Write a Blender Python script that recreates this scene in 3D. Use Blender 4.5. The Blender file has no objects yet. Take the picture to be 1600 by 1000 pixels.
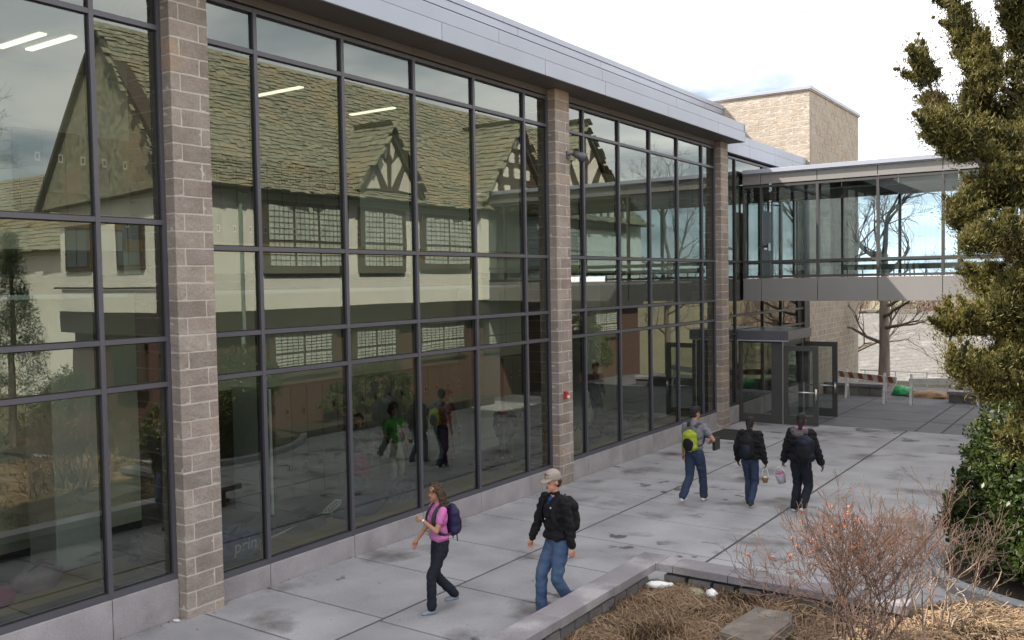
import bpy, bmesh, math, random
import numpy as np
from mathutils import Vector, Matrix, noise
random.seed(7); np.random.seed(7)
S = bpy.context.scene
COL = S.collection
PI = math.pi

# ------------------------------------------------------------------ camera, sky, sun, exposure
CAM = Vector((9.385, 0.0, 4.1))
Rv = Vector((0.82526, 0.56450, -0.01666)); Uv = Vector((-0.00977, 0.04376, 0.99899)); Fv = Vector((-0.56466, 0.82427, -0.04162))
cd = bpy.data.cameras.new('camera'); cam = bpy.data.objects.new('camera', cd); COL.objects.link(cam)
cam.matrix_world = Matrix(((Rv.x, Uv.x, -Fv.x, CAM.x), (Rv.y, Uv.y, -Fv.y, CAM.y), (Rv.z, Uv.z, -Fv.z, CAM.z), (0, 0, 0, 1)))
cd.sensor_width = 36; cd.lens = 31.76; cd.clip_start = 0.1; cd.clip_end = 3000
S.camera = cam

SUN_DIR = Vector((1.15, .80, -1.45)).normalized()      # direction the light travels
SKY_STRENGTH = 0.075
w = bpy.data.worlds.new('World'); S.world = w; w.use_nodes = True
nt = w.node_tree; nt.nodes.clear()
def wn(t, **k):
    n = nt.nodes.new(t)
    for a, b in k.items(): setattr(n, a, b)
    return n
sky = wn('ShaderNodeTexSky', sky_type='NISHITA'); sky.sun_disc = False
sky.sun_elevation = math.asin(-SUN_DIR.z); sky.sun_rotation = math.atan2(-SUN_DIR.x, -SUN_DIR.y)
sky.air_density = 1.0; sky.dust_density = 1.4; sky.ozone_density = 1.3
tc = wn('ShaderNodeTexCoord'); sep = wn('ShaderNodeSeparateXYZ'); nt.links.new(tc.outputs['Generated'], sep.inputs[0])
ad = wn('ShaderNodeMath', operation='ADD'); nt.links.new(sep.outputs[2], ad.inputs[0]); ad.inputs[1].default_value = .16
mx0 = wn('ShaderNodeMath', operation='MAXIMUM'); nt.links.new(ad.outputs[0], mx0.inputs[0]); mx0.inputs[1].default_value = .08
dv = wn('ShaderNodeVectorMath', operation='DIVIDE'); nt.links.new(tc.outputs['Generated'], dv.inputs[0])
cb = wn('ShaderNodeCombineXYZ')
for i in range(3): nt.links.new(mx0.outputs[0], cb.inputs[i])
nt.links.new(cb.outputs[0], dv.inputs[1])
n1 = wn('ShaderNodeTexNoise'); n1.inputs['Scale'].default_value = 1.05; n1.inputs['Detail'].default_value = 8; n1.inputs['Roughness'].default_value = .52; n1.inputs['Distortion'].default_value = .25
mp = wn('ShaderNodeMapping'); mp.inputs['Location'].default_value = (9.3, 1.1, 2); nt.links.new(dv.outputs[0], mp.inputs[0]); nt.links.new(mp.outputs[0], n1.inputs['Vector'])
cr = wn('ShaderNodeValToRGB'); cr.color_ramp.elements[0].position = .30; cr.color_ramp.elements[1].position = .54
nt.links.new(n1.outputs[0], cr.inputs[0])
n2 = wn('ShaderNodeTexNoise'); n2.inputs['Scale'].default_value = 2.6; n2.inputs['Detail'].default_value = 5; nt.links.new(mp.outputs[0], n2.inputs['Vector'])
cr2 = wn('ShaderNodeValToRGB'); cr2.color_ramp.elements[0].color = (11.5, 11.9, 12.6, 1); cr2.color_ramp.elements[1].color = (15.5, 15.4, 15.3, 1)
cr2.color_ramp.elements[0].position = .35; cr2.color_ramp.elements[1].position = .6
nt.links.new(n2.outputs[0], cr2.inputs[0])
mix = wn('ShaderNodeMix', data_type='RGBA'); nt.links.new(cr.outputs[0], mix.inputs[0]); nt.links.new(sky.outputs[0], mix.inputs[6]); nt.links.new(cr2.outputs[0], mix.inputs[7])
bg = wn('ShaderNodeBackground'); bg.inputs[1].default_value = SKY_STRENGTH; nt.links.new(mix.outputs[2], bg.inputs[0])
wo = wn('ShaderNodeOutputWorld'); nt.links.new(bg.outputs[0], wo.inputs[0])

sl = bpy.data.lights.new('sun', 'SUN'); sl.energy = 5.0; sl.angle = math.radians(.5); sl.color = (1, .93, .82)
so = bpy.data.objects.new('sun', sl); COL.objects.link(so); so.rotation_euler = SUN_DIR.to_track_quat('-Z', 'Y').to_euler()
S.view_settings.view_transform = 'Standard'; S.view_settings.look = 'None'; S.view_settings.exposure = 1.0
S.view_settings.gamma = 1; S.view_settings.use_curve_mapping = False
cy = S.cycles; cy.max_bounces = 9; cy.transparent_max_bounces = 16; cy.glossy_bounces = 5; cy.diffuse_bounces = 3
cy.use_denoising = True; cy.sample_clamp_indirect = 6; cy.caustics_reflective = False; cy.caustics_refractive = False

# ------------------------------------------------------------------ helpers
def tag(o, label=None, cat=None, group=None, kind=None):
    if label: o['label'] = label
    if cat: o['category'] = cat
    if group: o['group'] = group
    if kind: o['kind'] = kind
    return o
def empty(name, label, cat, loc=(0, 0, 0), rz=0, group=None):
    o = bpy.data.objects.new(name, None); COL.objects.link(o); o.location = loc; o.rotation_euler = (0, 0, rz)
    o.empty_display_size = .2
    return tag(o, label, cat, group)
def link(name, me, mats=None, parent=None):
    o = bpy.data.objects.new(name, me); COL.objects.link(o)
    if mats is not None and not me.materials:
        for m in (mats if isinstance(mats, (list, tuple)) else [mats]): me.materials.append(m)
    if parent is not None: o.parent = parent
    return o
def mesh(name, v, f, smooth=False):
    me = bpy.data.meshes.new(name); me.from_pydata([tuple(p) for p in v], [], f); me.update()
    if smooth: me.polygons.foreach_set('use_smooth', [True] * len(me.polygons))
    return me
class MB:
    """collects verts and faces of one mesh"""
    def __init__(s): s.v = []; s.f = []; s.m = []
    def add(s, vs, fs, mi=0):
        b = len(s.v); s.v += [tuple(p) for p in vs]; s.f += [tuple(i + b for i in f) for f in fs]; s.m += [mi] * len(fs)
    def box(s, x0, x1, y0, y1, z0, z1, mi=0, top=None):
        z = (lambda y: z1) if top is None else top
        s.add([(x0, y0, z0), (x1, y0, z0), (x1, y1, z0), (x0, y1, z0), (x0, y0, z(y0)), (x1, y0, z(y0)), (x1, y1, z(y1)), (x0, y1, z(y1))],
              [(0, 3, 2, 1), (4, 5, 6, 7), (0, 1, 5, 4), (1, 2, 6, 5), (2, 3, 7, 6), (3, 0, 4, 7)], mi)
    def beam(s, a, b, wx, wz, mi=0, up=Vector((0, 0, 1))):
        a = Vector(a); b = Vector(b); d = (b - a).normalized(); u = up if abs(d.dot(up)) < .95 else Vector((1, 0, 0))
        r = d.cross(u).normalized() * wx / 2; u2 = r.cross(d).normalized() * wz / 2
        s.add([a - r - u2, a + r - u2, a + r + u2, a - r + u2, b - r - u2, b + r - u2, b + r + u2, b - r + u2],
              [(0, 3, 2, 1), (4, 5, 6, 7), (0, 1, 5, 4), (1, 2, 6, 5), (2, 3, 7, 6), (3, 0, 4, 7)], mi)
    def tube(s, pts, rs, n=6, mi=0, caps=True):
        pts = [Vector(p) for p in pts]; b = len(s.v)
        if isinstance(rs, (int, float)): rs = [rs] * len(pts)
        prev = None
        for i, p in enumerate(pts):
            d = (pts[min(i + 1, len(pts) - 1)] - pts[max(i - 1, 0)]).normalized()
            if prev is None: prev = d.orthogonal().normalized()
            r = (prev - d * prev.dot(d)); r = r.normalized() if r.length > 1e-5 else d.orthogonal().normalized()
            prev = r; q = d.cross(r)
            for k in range(n):
                a = 2 * PI * k / n; s.v.append(tuple(p + (r * math.cos(a) + q * math.sin(a)) * rs[i]))
        for i in range(len(pts) - 1):
            for k in range(n):
                k2 = (k + 1) % n
                s.f.append((b + i * n + k, b + i * n + k2, b + (i + 1) * n + k2, b + (i + 1) * n + k)); s.m.append(mi)
        if caps:
            s.f.append(tuple(b + k for k in range(n))[::-1]); s.m.append(mi)
            e = b + (len(pts) - 1) * n; s.f.append(tuple(e + k for k in range(n))); s.m.append(mi)
    def build(s, name, mats, parent=None, smooth=False):
        me = mesh(name, s.v, s.f, smooth)
        mats = mats if isinstance(mats, (list, tuple)) else [mats]
        for m in mats: me.materials.append(m)
        if len(mats) > 1: me.polygons.foreach_set('material_index', s.m)
        return link(name, me, None, parent)
def bx(name, m, x0, x1, y0, y1, z0, z1, parent=None, bev=0, top=None):
    b = MB(); b.box(x0, x1, y0, y1, z0, z1, top=top); o = b.build(name, m, parent)
    if bev: bevel(o.data, bev)
    return o
def bevel(me, wd, seg=1):
    bm = bmesh.new(); bm.from_mesh(me)
    bmesh.ops.bevel(bm, geom=bm.edges[:], offset=wd, segments=seg, affect='EDGES', clamp_overlap=True)
    bm.to_mesh(me); bm.free()

# ------------------------------------------------------------------ materials
def M(name, c, c2=None, scale=3., rough=.7, bump=0., bscale=30., metal=0., rnd=0., spec=.5, detail=5, c3=None, s3=.6, t3=(.55, .68), stretch=None, coat=0, grain=None, c4=None):
    m = bpy.data.materials.new(name); m.use_nodes = True; t = m.node_tree; N = t.nodes; L = t.links
    p = N['Principled BSDF']; p.inputs['Roughness'].default_value = rough; p.inputs['Metallic'].default_value = metal
    p.inputs['Specular IOR Level'].default_value = spec; p.inputs['Coat Weight'].default_value = coat
    g = N.new('ShaderNodeNewGeometry'); vec = g.outputs['Position']
    if stretch:
        mpn = N.new('ShaderNodeMapping'); mpn.inputs['Scale'].default_value = stretch; L.new(vec, mpn.inputs[0]); vec = mpn.outputs[0]
    out = None
    def rgb(x):
        n = N.new('ShaderNodeRGB'); n.outputs[0].default_value = (*x, 1); return n.outputs[0]
    out = rgb(c)
    def mixc(fac, a, b, mode='MIX'):
        n = N.new('ShaderNodeMix'); n.data_type = 'RGBA'; n.blend_type = mode
        if isinstance(fac, float): n.inputs[0].default_value = fac
        else: L.new(fac, n.inputs[0])
        L.new(a, n.inputs[6]); L.new(b, n.inputs[7]); return n.outputs[2]
    def nz(sc, det=detail, r=(.3, .7)):
        n = N.new('ShaderNodeTexNoise'); n.inputs['Scale'].default_value = sc; n.inputs['Detail'].default_value = det; L.new(vec, n.inputs['Vector'])
        k = N.new('ShaderNodeMapRange'); k.inputs[1].default_value = r[0]; k.inputs[2].default_value = r[1]; L.new(n.outputs[0], k.inputs[0]); return k.outputs[0]
    if c2: out = mixc(nz(scale), out, rgb(c2))
    if c3: out = mixc(nz(s3, 6, t3), out, rgb(c3))
    if c4:
        a_ = nz(c4[1], 3, c4[2]); b_ = nz(.35, 2, (.515, .565)); mu = N.new('ShaderNodeMath'); mu.operation = 'MULTIPLY'; L.new(a_, mu.inputs[0]); L.new(b_, mu.inputs[1]); out = mixc(mu.outputs[0], out, rgb(c4[0]))
    if rnd:
        oi = N.new('ShaderNodeObjectInfo'); k = N.new('ShaderNodeMapRange'); k.inputs[3].default_value = 1 - rnd; k.inputs[4].default_value = 1 + rnd
        L.new(oi.outputs['Random'], k.inputs[0]); hv = N.new('ShaderNodeHueSaturation'); L.new(k.outputs[0], hv.inputs['Value'])
        k2 = N.new('ShaderNodeMapRange'); k2.inputs[3].default_value = .5 - rnd * .05; k2.inputs[4].default_value = .5 + rnd * .05
        fr = N.new('ShaderNodeMath'); fr.operation = 'FRACT'; ml = N.new('ShaderNodeMath'); ml.operation = 'MULTIPLY'; ml.inputs[1].default_value = 17.3
        L.new(oi.outputs['Random'], ml.inputs[0]); L.new(ml.outputs[0], fr.inputs[0]); L.new(fr.outputs[0], k2.inputs[0]); L.new(k2.outputs[0], hv.inputs['Hue'])
        L.new(out, hv.inputs['Color']); out = hv.outputs[0]
    L.new(out, p.inputs['Base Color'])
    if grain:
        gq = nz(grain[0], 2, (.25, .75)); gm = N.new('ShaderNodeMapRange'); gm.inputs[3].default_value = 1 - grain[1]; gm.inputs[4].default_value = 1 + grain[1]; L.new(gq, gm.inputs[0])
        vm = N.new('ShaderNodeVectorMath'); vm.operation = 'SCALE'; L.new(out, vm.inputs[0]); L.new(gm.outputs[0], vm.inputs['Scale']); out = vm.outputs[0]; L.new(out, p.inputs['Base Color'])
    if bump:
        n = N.new('ShaderNodeTexNoise'); n.inputs['Scale'].default_value = bscale; n.inputs['Detail'].default_value = 6; L.new(vec, n.inputs['Vector'])
        b = N.new('ShaderNodeBump'); b.inputs['Strength'].default_value = 1; b.inputs['Distance'].default_value = bump; L.new(n.outputs[0], b.inputs['Height']); L.new(b.outputs[0], p.inputs['Normal'])
    return m
def leafmat(name, a, b, rough=.5, trans=.25, dead=None, spec=.4, sc=1.4):
    m = M(name, a, b, scale=sc, rough=rough, spec=spec, c3=dead, s3=2.2, t3=(.6, .7)); t = m.node_tree
    p = t.nodes['Principled BSDF']; o = t.nodes['Material Output']
    tr = t.nodes.new('ShaderNodeBsdfTranslucent'); mxs = t.nodes.new('ShaderNodeMixShader'); mxs.inputs[0].default_value = trans
    t.links.new(p.inputs['Base Color'].links[0].from_socket, tr.inputs[0]); t.links.new(p.outputs[0], mxs.inputs[1]); t.links.new(tr.outputs[0], mxs.inputs[2]); t.links.new(mxs.outputs[0], o.inputs[0])
    return m
def glassmat(name, refl=.2, fres=1.3, tint=(.62, .70, .64), gcol=(.92, .97, .90), bump=.0):
    m = bpy.data.materials.new(name); m.use_nodes = True; t = m.node_tree; N = t.nodes; L = t.links; N.clear()
    tr = N.new('ShaderNodeBsdfTransparent'); tr.inputs[0].default_value = (*tint, 1)
    gl = N.new('ShaderNodeBsdfGlossy'); gl.inputs['Roughness'].default_value = 0.0; gl.inputs['Color'].default_value = (*gcol, 1)
    fr = N.new('ShaderNodeFresnel'); fr.inputs[0].default_value = 1.5
    a = N.new('ShaderNodeMath'); a.operation = 'MULTIPLY_ADD'; L.new(fr.outputs[0], a.inputs[0]); a.inputs[1].default_value = fres; a.inputs[2].default_value = refl; a.use_clamp = True
    mxs = N.new('ShaderNodeMixShader'); L.new(a.outputs[0], mxs.inputs[0]); L.new(tr.outputs[0], mxs.inputs[1]); L.new(gl.outputs[0], mxs.inputs[2])
    o = N.new('ShaderNodeOutputMaterial'); L.new(mxs.outputs[0], o.inputs[0])
    if bump:
        g = N.new('ShaderNodeNewGeometry'); n = N.new('ShaderNodeTexNoise'); n.inputs['Scale'].default_value = .9; n.inputs['Detail'].default_value = 1
        L.new(g.outputs['Position'], n.inputs['Vector']); b = N.new('ShaderNodeBump'); b.inputs['Distance'].default_value = bump; b.inputs['Strength'].default_value = 1
        L.new(n.outputs[0], b.inputs['Height']); L.new(b.outputs[0], gl.inputs['Normal'])
    return m
def emis(name, c, s):
    m = bpy.data.materials.new(name); m.use_nodes = True; p = m.node_tree.nodes['Principled BSDF']
    p.inputs['Base Color'].default_value = (.8, .8, .75, 1); p.inputs['Emission Color'].default_value = (*c, 1); p.inputs['Emission Strength'].default_value = s
    return m

m_block = M('split_block_pinkish', (.25, .205, .18), (.33, .285, .255), 3.5, .92, .012, 26, rnd=.16, spec=.2, c3=(.36, .27, .20), s3=1.1, grain=(45, .14))
m_block_tan = M('split_block_tan', (.35, .295, .245), (.44, .38, .32), 3.0, .92, .02, 16, rnd=.06, spec=.2, c3=(.38, .28, .19), s3=1.4, t3=(.58, .72))
m_mortar = M('mortar', (.50, .46, .41), (.43, .39, .35), 8, .95, .003, 60)
m_frame = M('painted_aluminium_frame', (.115, .112, .132), (.10, .097, .115), 1.2, .42, 0, metal=.35)
m_frame_dark = M('dark_bronze_frame', (.075, .073, .073), (.065, .063, .062), 1.2, .45, 0, metal=.3)
m_gasket = M('black_gasket', (.012, .012, .014), rough=.6)
m_panel = M('zinc_grey_panel', (.37, .395, .465), (.335, .355, .42), .8, .42, .0006, 3, metal=.25, rnd=.03)
m_panel2 = M('bridge_grey_panel', (.25, .24, .235), (.23, .22, .215), .8, .45, .0006, 3, metal=.25, rnd=.03)
m_soffit = M('soffit_panel', (.13, .11, .10), (.11, .095, .09), 1, .55, rnd=.04)
m_gravelstop = M('tan_metal_edge', (.45, .37, .26), rough=.5)
m_sill = M('precast_concrete', (.37, .34, .355), (.27, .25, .26), 2.2, .85, .003, 25, rnd=.05, c3=(.24, .215, .22), s3=1.6, t3=(.56, .75), detail=8, grain=(50, .12))
m_pave = M('broomed_concrete', (.385, .375, .39), (.25, .243, .255), 1.1, .78, .0025, 90, rnd=.08, c3=(.10, .088, .083), s3=.8, t3=(.565, .70), detail=11, grain=(70, .16), c4=((.09, .08, .08), 2.2, (.615, .65)))
m_pave_dark = M('asphalt_grey_concrete', (.13, .13, .145), (.095, .095, .107), 1.1, .75, .002, 90, rnd=.08, c3=(.075, .073, .078), s3=.8, t3=(.53, .66), detail=8, grain=(60, .15))
m_joint = M('dark_joint_fill', (.05, .047, .05), (.08, .075, .07), 5, .9)
m_gl = glassmat('curtain_wall_glass', .125, 1.1, (.66, .74, .69), bump=.0003)
m_glb = glassmat('bridge_glass', .05, .8, (.70, .80, .85))
m_gldoor = glassmat('door_glass', .06, 1.2, (.70, .75, .72))
m_cap = M('planter_cap_stone', (.26, .235, .25), (.19, .175, .19), 1.8, .85, .003, 40, rnd=.07, detail=8, c3=(.36, .33, .34), s3=1.5, grain=(60, .15))
m_wallblock = M('planter_block', (.20, .18, .18), (.13, .12, .12), 4, .95, .008, 30, rnd=.2)
m_soil = M('mulch_soil', (.035, .025, .018), (.06, .042, .028), 9, .95, .02, 40)
m_straw = M('dry_straw', (.16, .092, .05), (.25, .16, .09), 5, .8, rnd=0, c3=(.09, .052, .03), s3=1.2, t3=(.45, .7))
m_straw2 = M('pale_straw', (.36, .255, .155), (.20, .13, .075), 5, .8)
m_stone = M('rough_slate_slab', (.22, .185, .155), (.14, .12, .10), 5, .9, .012, 20, c3=(.28, .24, .2), s3=3)
m_curb = M('curb_concrete', (.33, .34, .35), (.25, .26, .27), 2, .85, .003, 40, c3=(.2, .2, .2), s3=2)
m_terrain = M('winter_grass_ground', (.11, .105, .05), (.16, .13, .08), .6, .95, .03, 6, c3=(.09, .11, .04), s3=.2)
m_bark = M('bark', (.16, .13, .105), (.10, .08, .065), 8, .95, .02, 25, stretch=(1, 1, .25))
m_barkpale = M('pale_bark', (.30, .25, .21), (.17, .14, .12), 5, .95, .02, 25, stretch=(1, 1, .3))
m_twig = M('shrub_twig', (.15, .10, .075), (.09, .06, .05), 5, .85)
m_twigred = M('reddish_twig', (.17, .095, .068), (.12, .07, .052), 5, .85)
m_bud = M('orange_bud', (.50, .20, .10), (.33, .13, .07), 20, .7)
m_woods = M('distant_twigs', (.20, .13, .105), (.14, .095, .08), .5, .95)
m_juniper = leafmat('juniper_foliage', (.034, .040, .012), (.075, .072, .021), .6, .3, dead=(.11, .08, .035), sc=5)
m_juniper2 = leafmat('juniper_foliage_olive', (.18, .155, .042), (.10, .092, .025), .6, .3, dead=(.17, .12, .05), sc=4)
m_holly = leafmat('holly_leaf', (.022, .040, .008), (.05, .07, .014), .42, .15, spec=.35, sc=4)
m_holly2 = leafmat('holly_leaf_bright', (.11, .13, .03), (.20, .19, .055), .45, .25, spec=.35, sc=4)
m_spruce = leafmat('evergreen_leaf', (.02, .04, .018), (.045, .065, .03), .6, .15)
m_shrubgreen = leafmat('shrub_leaf', (.06, .08, .02), (.13, .14, .04), .5, .25)
m_stucco = M('cream_stucco', (.90, .88, .78), (.84, .82, .71), 2, .9, .012, 9)
m_stucco2 = M('cream_infill', (.72, .68, .58), rough=.9)
m_timber = M('brown_timber', (.085, .058, .042), (.06, .042, .03), 6, .8, .005, 20)
m_tudordark = M('dark_timber_band', (.055, .05, .042), rough=.8)
m_slate = M('weathered_slate', (.13, .128, .092), (.36, .335, .235), 7, .85, .006, 12, c3=(.33, .265, .17), s3=1.1, t3=(.5, .7), detail=9)
m_brickred = M('red_brick', (.085, .045, .035), (.12, .062, .045), 7, .9, .006, 14, rnd=.15)
m_curtain = M('window_curtain', (.60, .64, .56), (.42, .46, .40), 3, .9)
m_darkglass = M('window_dark_pane', (.04, .05, .05), rough=.08, spec=.9)
m_shingle = M('grey_shingle', (.17, .16, .15), (.125, .118, .112), 6, .9, .01, 20, c3=(.22, .205, .195), s3=1.2)
m_white = M('white_paint', (.78, .78, .76), (.66, .66, .64), 6, .55)
m_orange = M('orange_reflective', (.42, .12, .06), (.34, .10, .05), 9, .5)
m_greenbag = M('green_plastic', (.03, .42, .14), (.02, .3, .1), 8, .3)
m_rubber = M('black_rubber_mat', (.018, .018, .018), (.028, .027, .026), 14, .9, .004, 80)
m_intfloor = M('navy_carpet', (.035, .037, .055), (.05, .05, .068), 6, .95)
m_wood = M('maple_wood', (.62, .40, .14), (.5, .31, .11), 3, .45, stretch=(6, .5, 6))
m_wallcream = M('cream_gypsum_wall', (.66, .63, .50), (.60, .58, .48), 1, .85)
m_wallwhite = M('white_gypsum_wall', (.78, .78, .75), (.74, .74, .72), 1, .85)
m_ceil = M('ceiling_tile', (.66, .68, .70), (.60, .62, .65), 2, .9)
m_locker = M('taupe_locker', (.25, .235, .20), (.22, .21, .18), 2, .5, rnd=.05)
m_door = M('dark_wood_door', (.06, .038, .025), (.045, .03, .02), 6, .5)
m_steel = M('brushed_steel', (.55, .55, .56), rough=.28, metal=.9)
m_black = M('black_plastic', (.015, .015, .016), rough=.45)
m_red = M('red_enamel', (.42, .02, .02), rough=.4)
m_lampglow = emis('fluorescent_tube', (1, .94, .72), .8)
# ------------------------------------------------------------------ ground
def G(y): return .23 - .0117 * y if y < 38 else -.215
STR = dict(kind='structure')
def terr(x, y):
    z = G(min(y, 38)) - .16
    if y > 38: z -= 4.8 * min(1, (y - 38) / 16) ** 1.2
    if y > 80: z += min(9, (y - 80) * .09)
    if x < -25 or x > 40: z -= 0
    return z
def terrain():
    xs = [-600, -300, -150, -80, -40, -25, -15, -8, -4, 0, 4, 8, 12, 16, 25, 40, 80, 150, 300, 600]
    ys = [-600, -200, -60, -20, -10, 0, 10, 20, 30, 38, 41, 44, 47, 50, 54, 60, 70, 80, 100, 130, 180, 260, 400, 900]
    v = [(x, y, terr(x, y)) for y in ys for x in xs]; n = len(xs)
    f = [(j * n + i, j * n + i + 1, (j + 1) * n + i + 1, (j + 1) * n + i) for j in range(len(ys) - 1) for i in range(n - 1)]
    tag(link('ground', mesh('ground', v, f, True), m_terrain), kind='structure')
terrain()
walk = bpy.data.objects.new('walkway', None); COL.objects.link(walk); tag(walk, kind='structure')
def slab(x0, x1, y0, y1, m, g=.008, r=0):
    b = MB(); g2 = g
    b.box(x0 + g2 * 1.7, x1 - g2 * 1.7, y0 + g2, y1 - g2, G(y0) - .12, 0, top=lambda y: G(y)); o = b.build('paving_slab', m, walk); bevel(o.data, .004)
XJ = [0.012, 2.1, 4.45, 6.85, 9.2, 11.4]
YA = [-8.5, -6.8, -5.2, -3.5, -1.8, -.3, 1.3, 2.9, 4.4, 5.6, 6.77, 7.83, 9.45, 10.98, 12.52, 13.98, 15.2, 17.45, 19.6, 21.7, 23.9, 25.9]
YB = [-8.5, -5.2, -1.8, 1.3, 4.4, 6.75, 7.75, 9.25, 10.8, 12.2, 13.75, 14.9, 17.3, 20.1, 22.8, 25.9]
bx('walkway_bed', m_joint, -.05, 14.2, -12, 38, -.6, 0, walk, top=lambda y: G(y) - .012)
for i in range(5):
    Y = YA if i == 0 else YB
    for a, b in zip(Y[:-1], Y[1:]):
        x0, x1 = XJ[i], XJ[i + 1]
        if i >= 2 and b <= 10.8 and x0 > 4.4: continue            # straw planter
        if i >= 3 and a > 12: 
            if i == 4: continue
        if i == 2 and b <= 10.8: continue
        slab(x0, x1, a, b, m_pave, .013)
YC = [25.9, 27.9, 29.9, 31.9, 34.3, 37.6]
XC = [0.012, 2.1, 4.65, 5.3, 8.0, 11.4]
for i in range(5):
    for a, b in zip(YC[:-1], YC[1:]): slab(XC[i], XC[i + 1], a, b, m_pave_dark, .015)

# ------------------------------------------------------------------ school building
hall = empty('school_building', 'long modern school building with tall glass curtain wall between rough block piers', 'building')
SLz, H4, H3, H1, TT, HD = .424, 2.966, 3.502, 4.589, 7.13, 7.661
PER = 8.545
piers = [-2.02, 6.53, 15.05, 23.62, ]
PW, PX = .53, .165
def block_mesh(dx, dy, dz, k, amp=.006, cuts=2):
    bm = bmesh.new(); bmesh.ops.create_cube(bm, size=1)
    bmesh.ops.scale(bm, vec=(dx, dy, dz), verts=bm.verts)
    bmesh.ops.bevel(bm, geom=bm.edges[:], offset=.006, segments=1, affect='EDGES')
    big = [e for e in bm.edges if e.calc_length() > .09]
    bmesh.ops.subdivide_edges(bm, edges=big, cuts=cuts, use_grid_fill=True)
    for v in bm.verts: v.co += noise.noise_vector(v.co * 14 + Vector((k * 7.3, k, 0))) * amp
    me = bpy.data.meshes.new('block'); bm.to_mesh(me); bm.free(); return me
bcache = {}
def block(parent, x0, x1, y0, y1, z0, z1, m, amp=.006, cuts=2):
    key = (round(x1 - x0, 3), round(y1 - y0, 3), round(z1 - z0, 3), m.name)
    if key not in bcache:
        bcache[key] = [block_mesh(*key[:3], k, amp, cuts) for k in range(5)]
        for q in bcache[key]: q.materials.append(m)
    o = bpy.data.objects.new('block', random.choice(bcache[key])); COL.objects.link(o); o.parent = parent
    o.location = ((x0 + x1) / 2, (y0 + y1) / 2, (z0 + z1) / 2)
CH = .205
for y0 in piers:
    zb = G(y0 + .26)
    pr = bx('pier', m_mortar, -.70, PX - .003, y0 + .003, y0 + PW - .003, zb - .25, 7.835, hall)
    n = int((7.84 - zb) / CH) + 1; j = .0065
    for k in range(n + 1):
        z1 = 7.838 - k * CH; z0 = z1 - CH + 2 * j
        if z1 < zb - .05: break
        A = k % 2
        if A: ys = [(y0, y0 + .40 - j), (y0 + .40 + j, y0 + PW)]
        else: ys = [(y0, y0 + .13 - j), (y0 + .13 + j, y0 + PW)]
        xs = -.22 if A else -.03
        for a, b in ys: block(pr, xs + j, PX, a, b, z0, z1, m_block)
        block(pr, -.705, xs - j, y0, y0 + PW, z0, z1, m_block)

def pane(name, parent, m, p00, pu, pv, n=8, bow=.0007, tilt=.0018):
    """bowed glass pane spanned by pu, pv from corner p00"""
    p00, pu, pv = Vector(p00), Vector(pu), Vector(pv); nn = pu.cross(pv).normalized()
    b = random.uniform(.3, 1.0) * bow * random.choice((1, 1, -1)); ta, tb = random.uniform(-tilt, tilt), random.uniform(-tilt, tilt)
    sc = min(1, pu.length / 1.5); v = []
    for j in range(n + 1):
        for i in range(n + 1):
            s_, t_ = i / n, j / n
            d = b * sc * (1 - (2 * s_ - 1) ** 2) * (1 - (2 * t_ - 1) ** 2) + ta * (s_ - .5) * pu.length + tb * (t_ - .5) * pv.length
            v.append(p00 + pu * s_ + pv * t_ + nn * d)
    f = [(j * (n + 1) + i, j * (n + 1) + i + 1, (j + 1) * (n + 1) + i + 1, (j + 1) * (n + 1) + i) for j in range(n) for i in range(n)]
    return link(name, mesh(name, v, f, True), m, parent)
FW = .056   # frame face width
def curtain(ya, yb, mull, levels, x=0., par=hall, mf=m_frame, g=m_gl, depth=.13, bow=.0007):
    """a glazed bay in the plane x, from ya to yb"""
    edges = [ya] + mull + [yb]; hw = FW / 2
    bx('mullion', mf, x - depth, x, ya, ya + .05, levels[0], levels[-1] + hw, par)
    bx('mullion', mf, x - depth, x, yb - .05, yb, levels[0], levels[-1] + hw, par)
    for y in mull: bx('mullion', mf, x - depth, x + .003, y - hw, y + hw, levels[0], levels[-1] + hw, par)
    for a, b in zip(edges[:-1], edges[1:]):
        a2 = a + (.05 if a == ya else hw); b2 = b - (.05 if b == yb else hw)
        for k, z in enumerate(levels):
            z0, z1 = (z, z + FW * 1.25) if k == 0 else (z - hw, z + hw)
            bx('transom', mf, x - depth, x, a2, b2, z0, z1, par)
        for k in range(len(levels) - 1):
            z0 = levels[k] + (FW * 1.25 if k == 0 else hw); z1 = levels[k + 1] - hw
            gk = MB(); e = .014
            gk.box(x - .055, x - .035, a2, a2 + e, z0, z1); gk.box(x - .055, x - .035, b2 - e, b2, z0, z1)
            gk.box(x - .055, x - .035, a2 + e, b2 - e, z1 - e, z1); gk.box(x - .055, x - .035, a2 + e, b2 - e, z0, z0 + e)
            gp = pane('glass_pane', par, g, (x - .045, a2, z0), (0, b2 - a2, 0), (0, 0, z1 - z0), bow=bow)
            gk.build('gasket', m_gasket, gp)
LV = [SLz, H4, H3, H1, TT, HD]
for k in range(3):
    ya, yb = piers[k] + PW, piers[k + 1]; m0 = 7.921 + (k - 1) * PER - (.03 if k == 2 else 0)
    lv = list(LV)
    if k == 0: lv[0] = .625; lv[3] = 4.87
    mull = [m0 + 1.574 * q for q in range(5)]
    mull = [q for q in mull if ya + .2 < q < yb - .2]
    curtain(ya, yb, mull, lv)
    ed = [ya] + mull + [yb]
    for a, b in zip(ed[:-1:1], ed[1::1]):
        bx('sill_stone', m_sill, -.25, .018, a + .004, b - .004, G(b) - .15, lv[0] - .004, hall, .006)
    L = (yb - ya) / 4
    for q in range(4): bx('frieze_panel', m_soffit, -.12, -.002, ya + q * L + .004, ya + (q + 1) * L - .004, HD + FW / 2 + .03, 7.836, hall)
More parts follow.
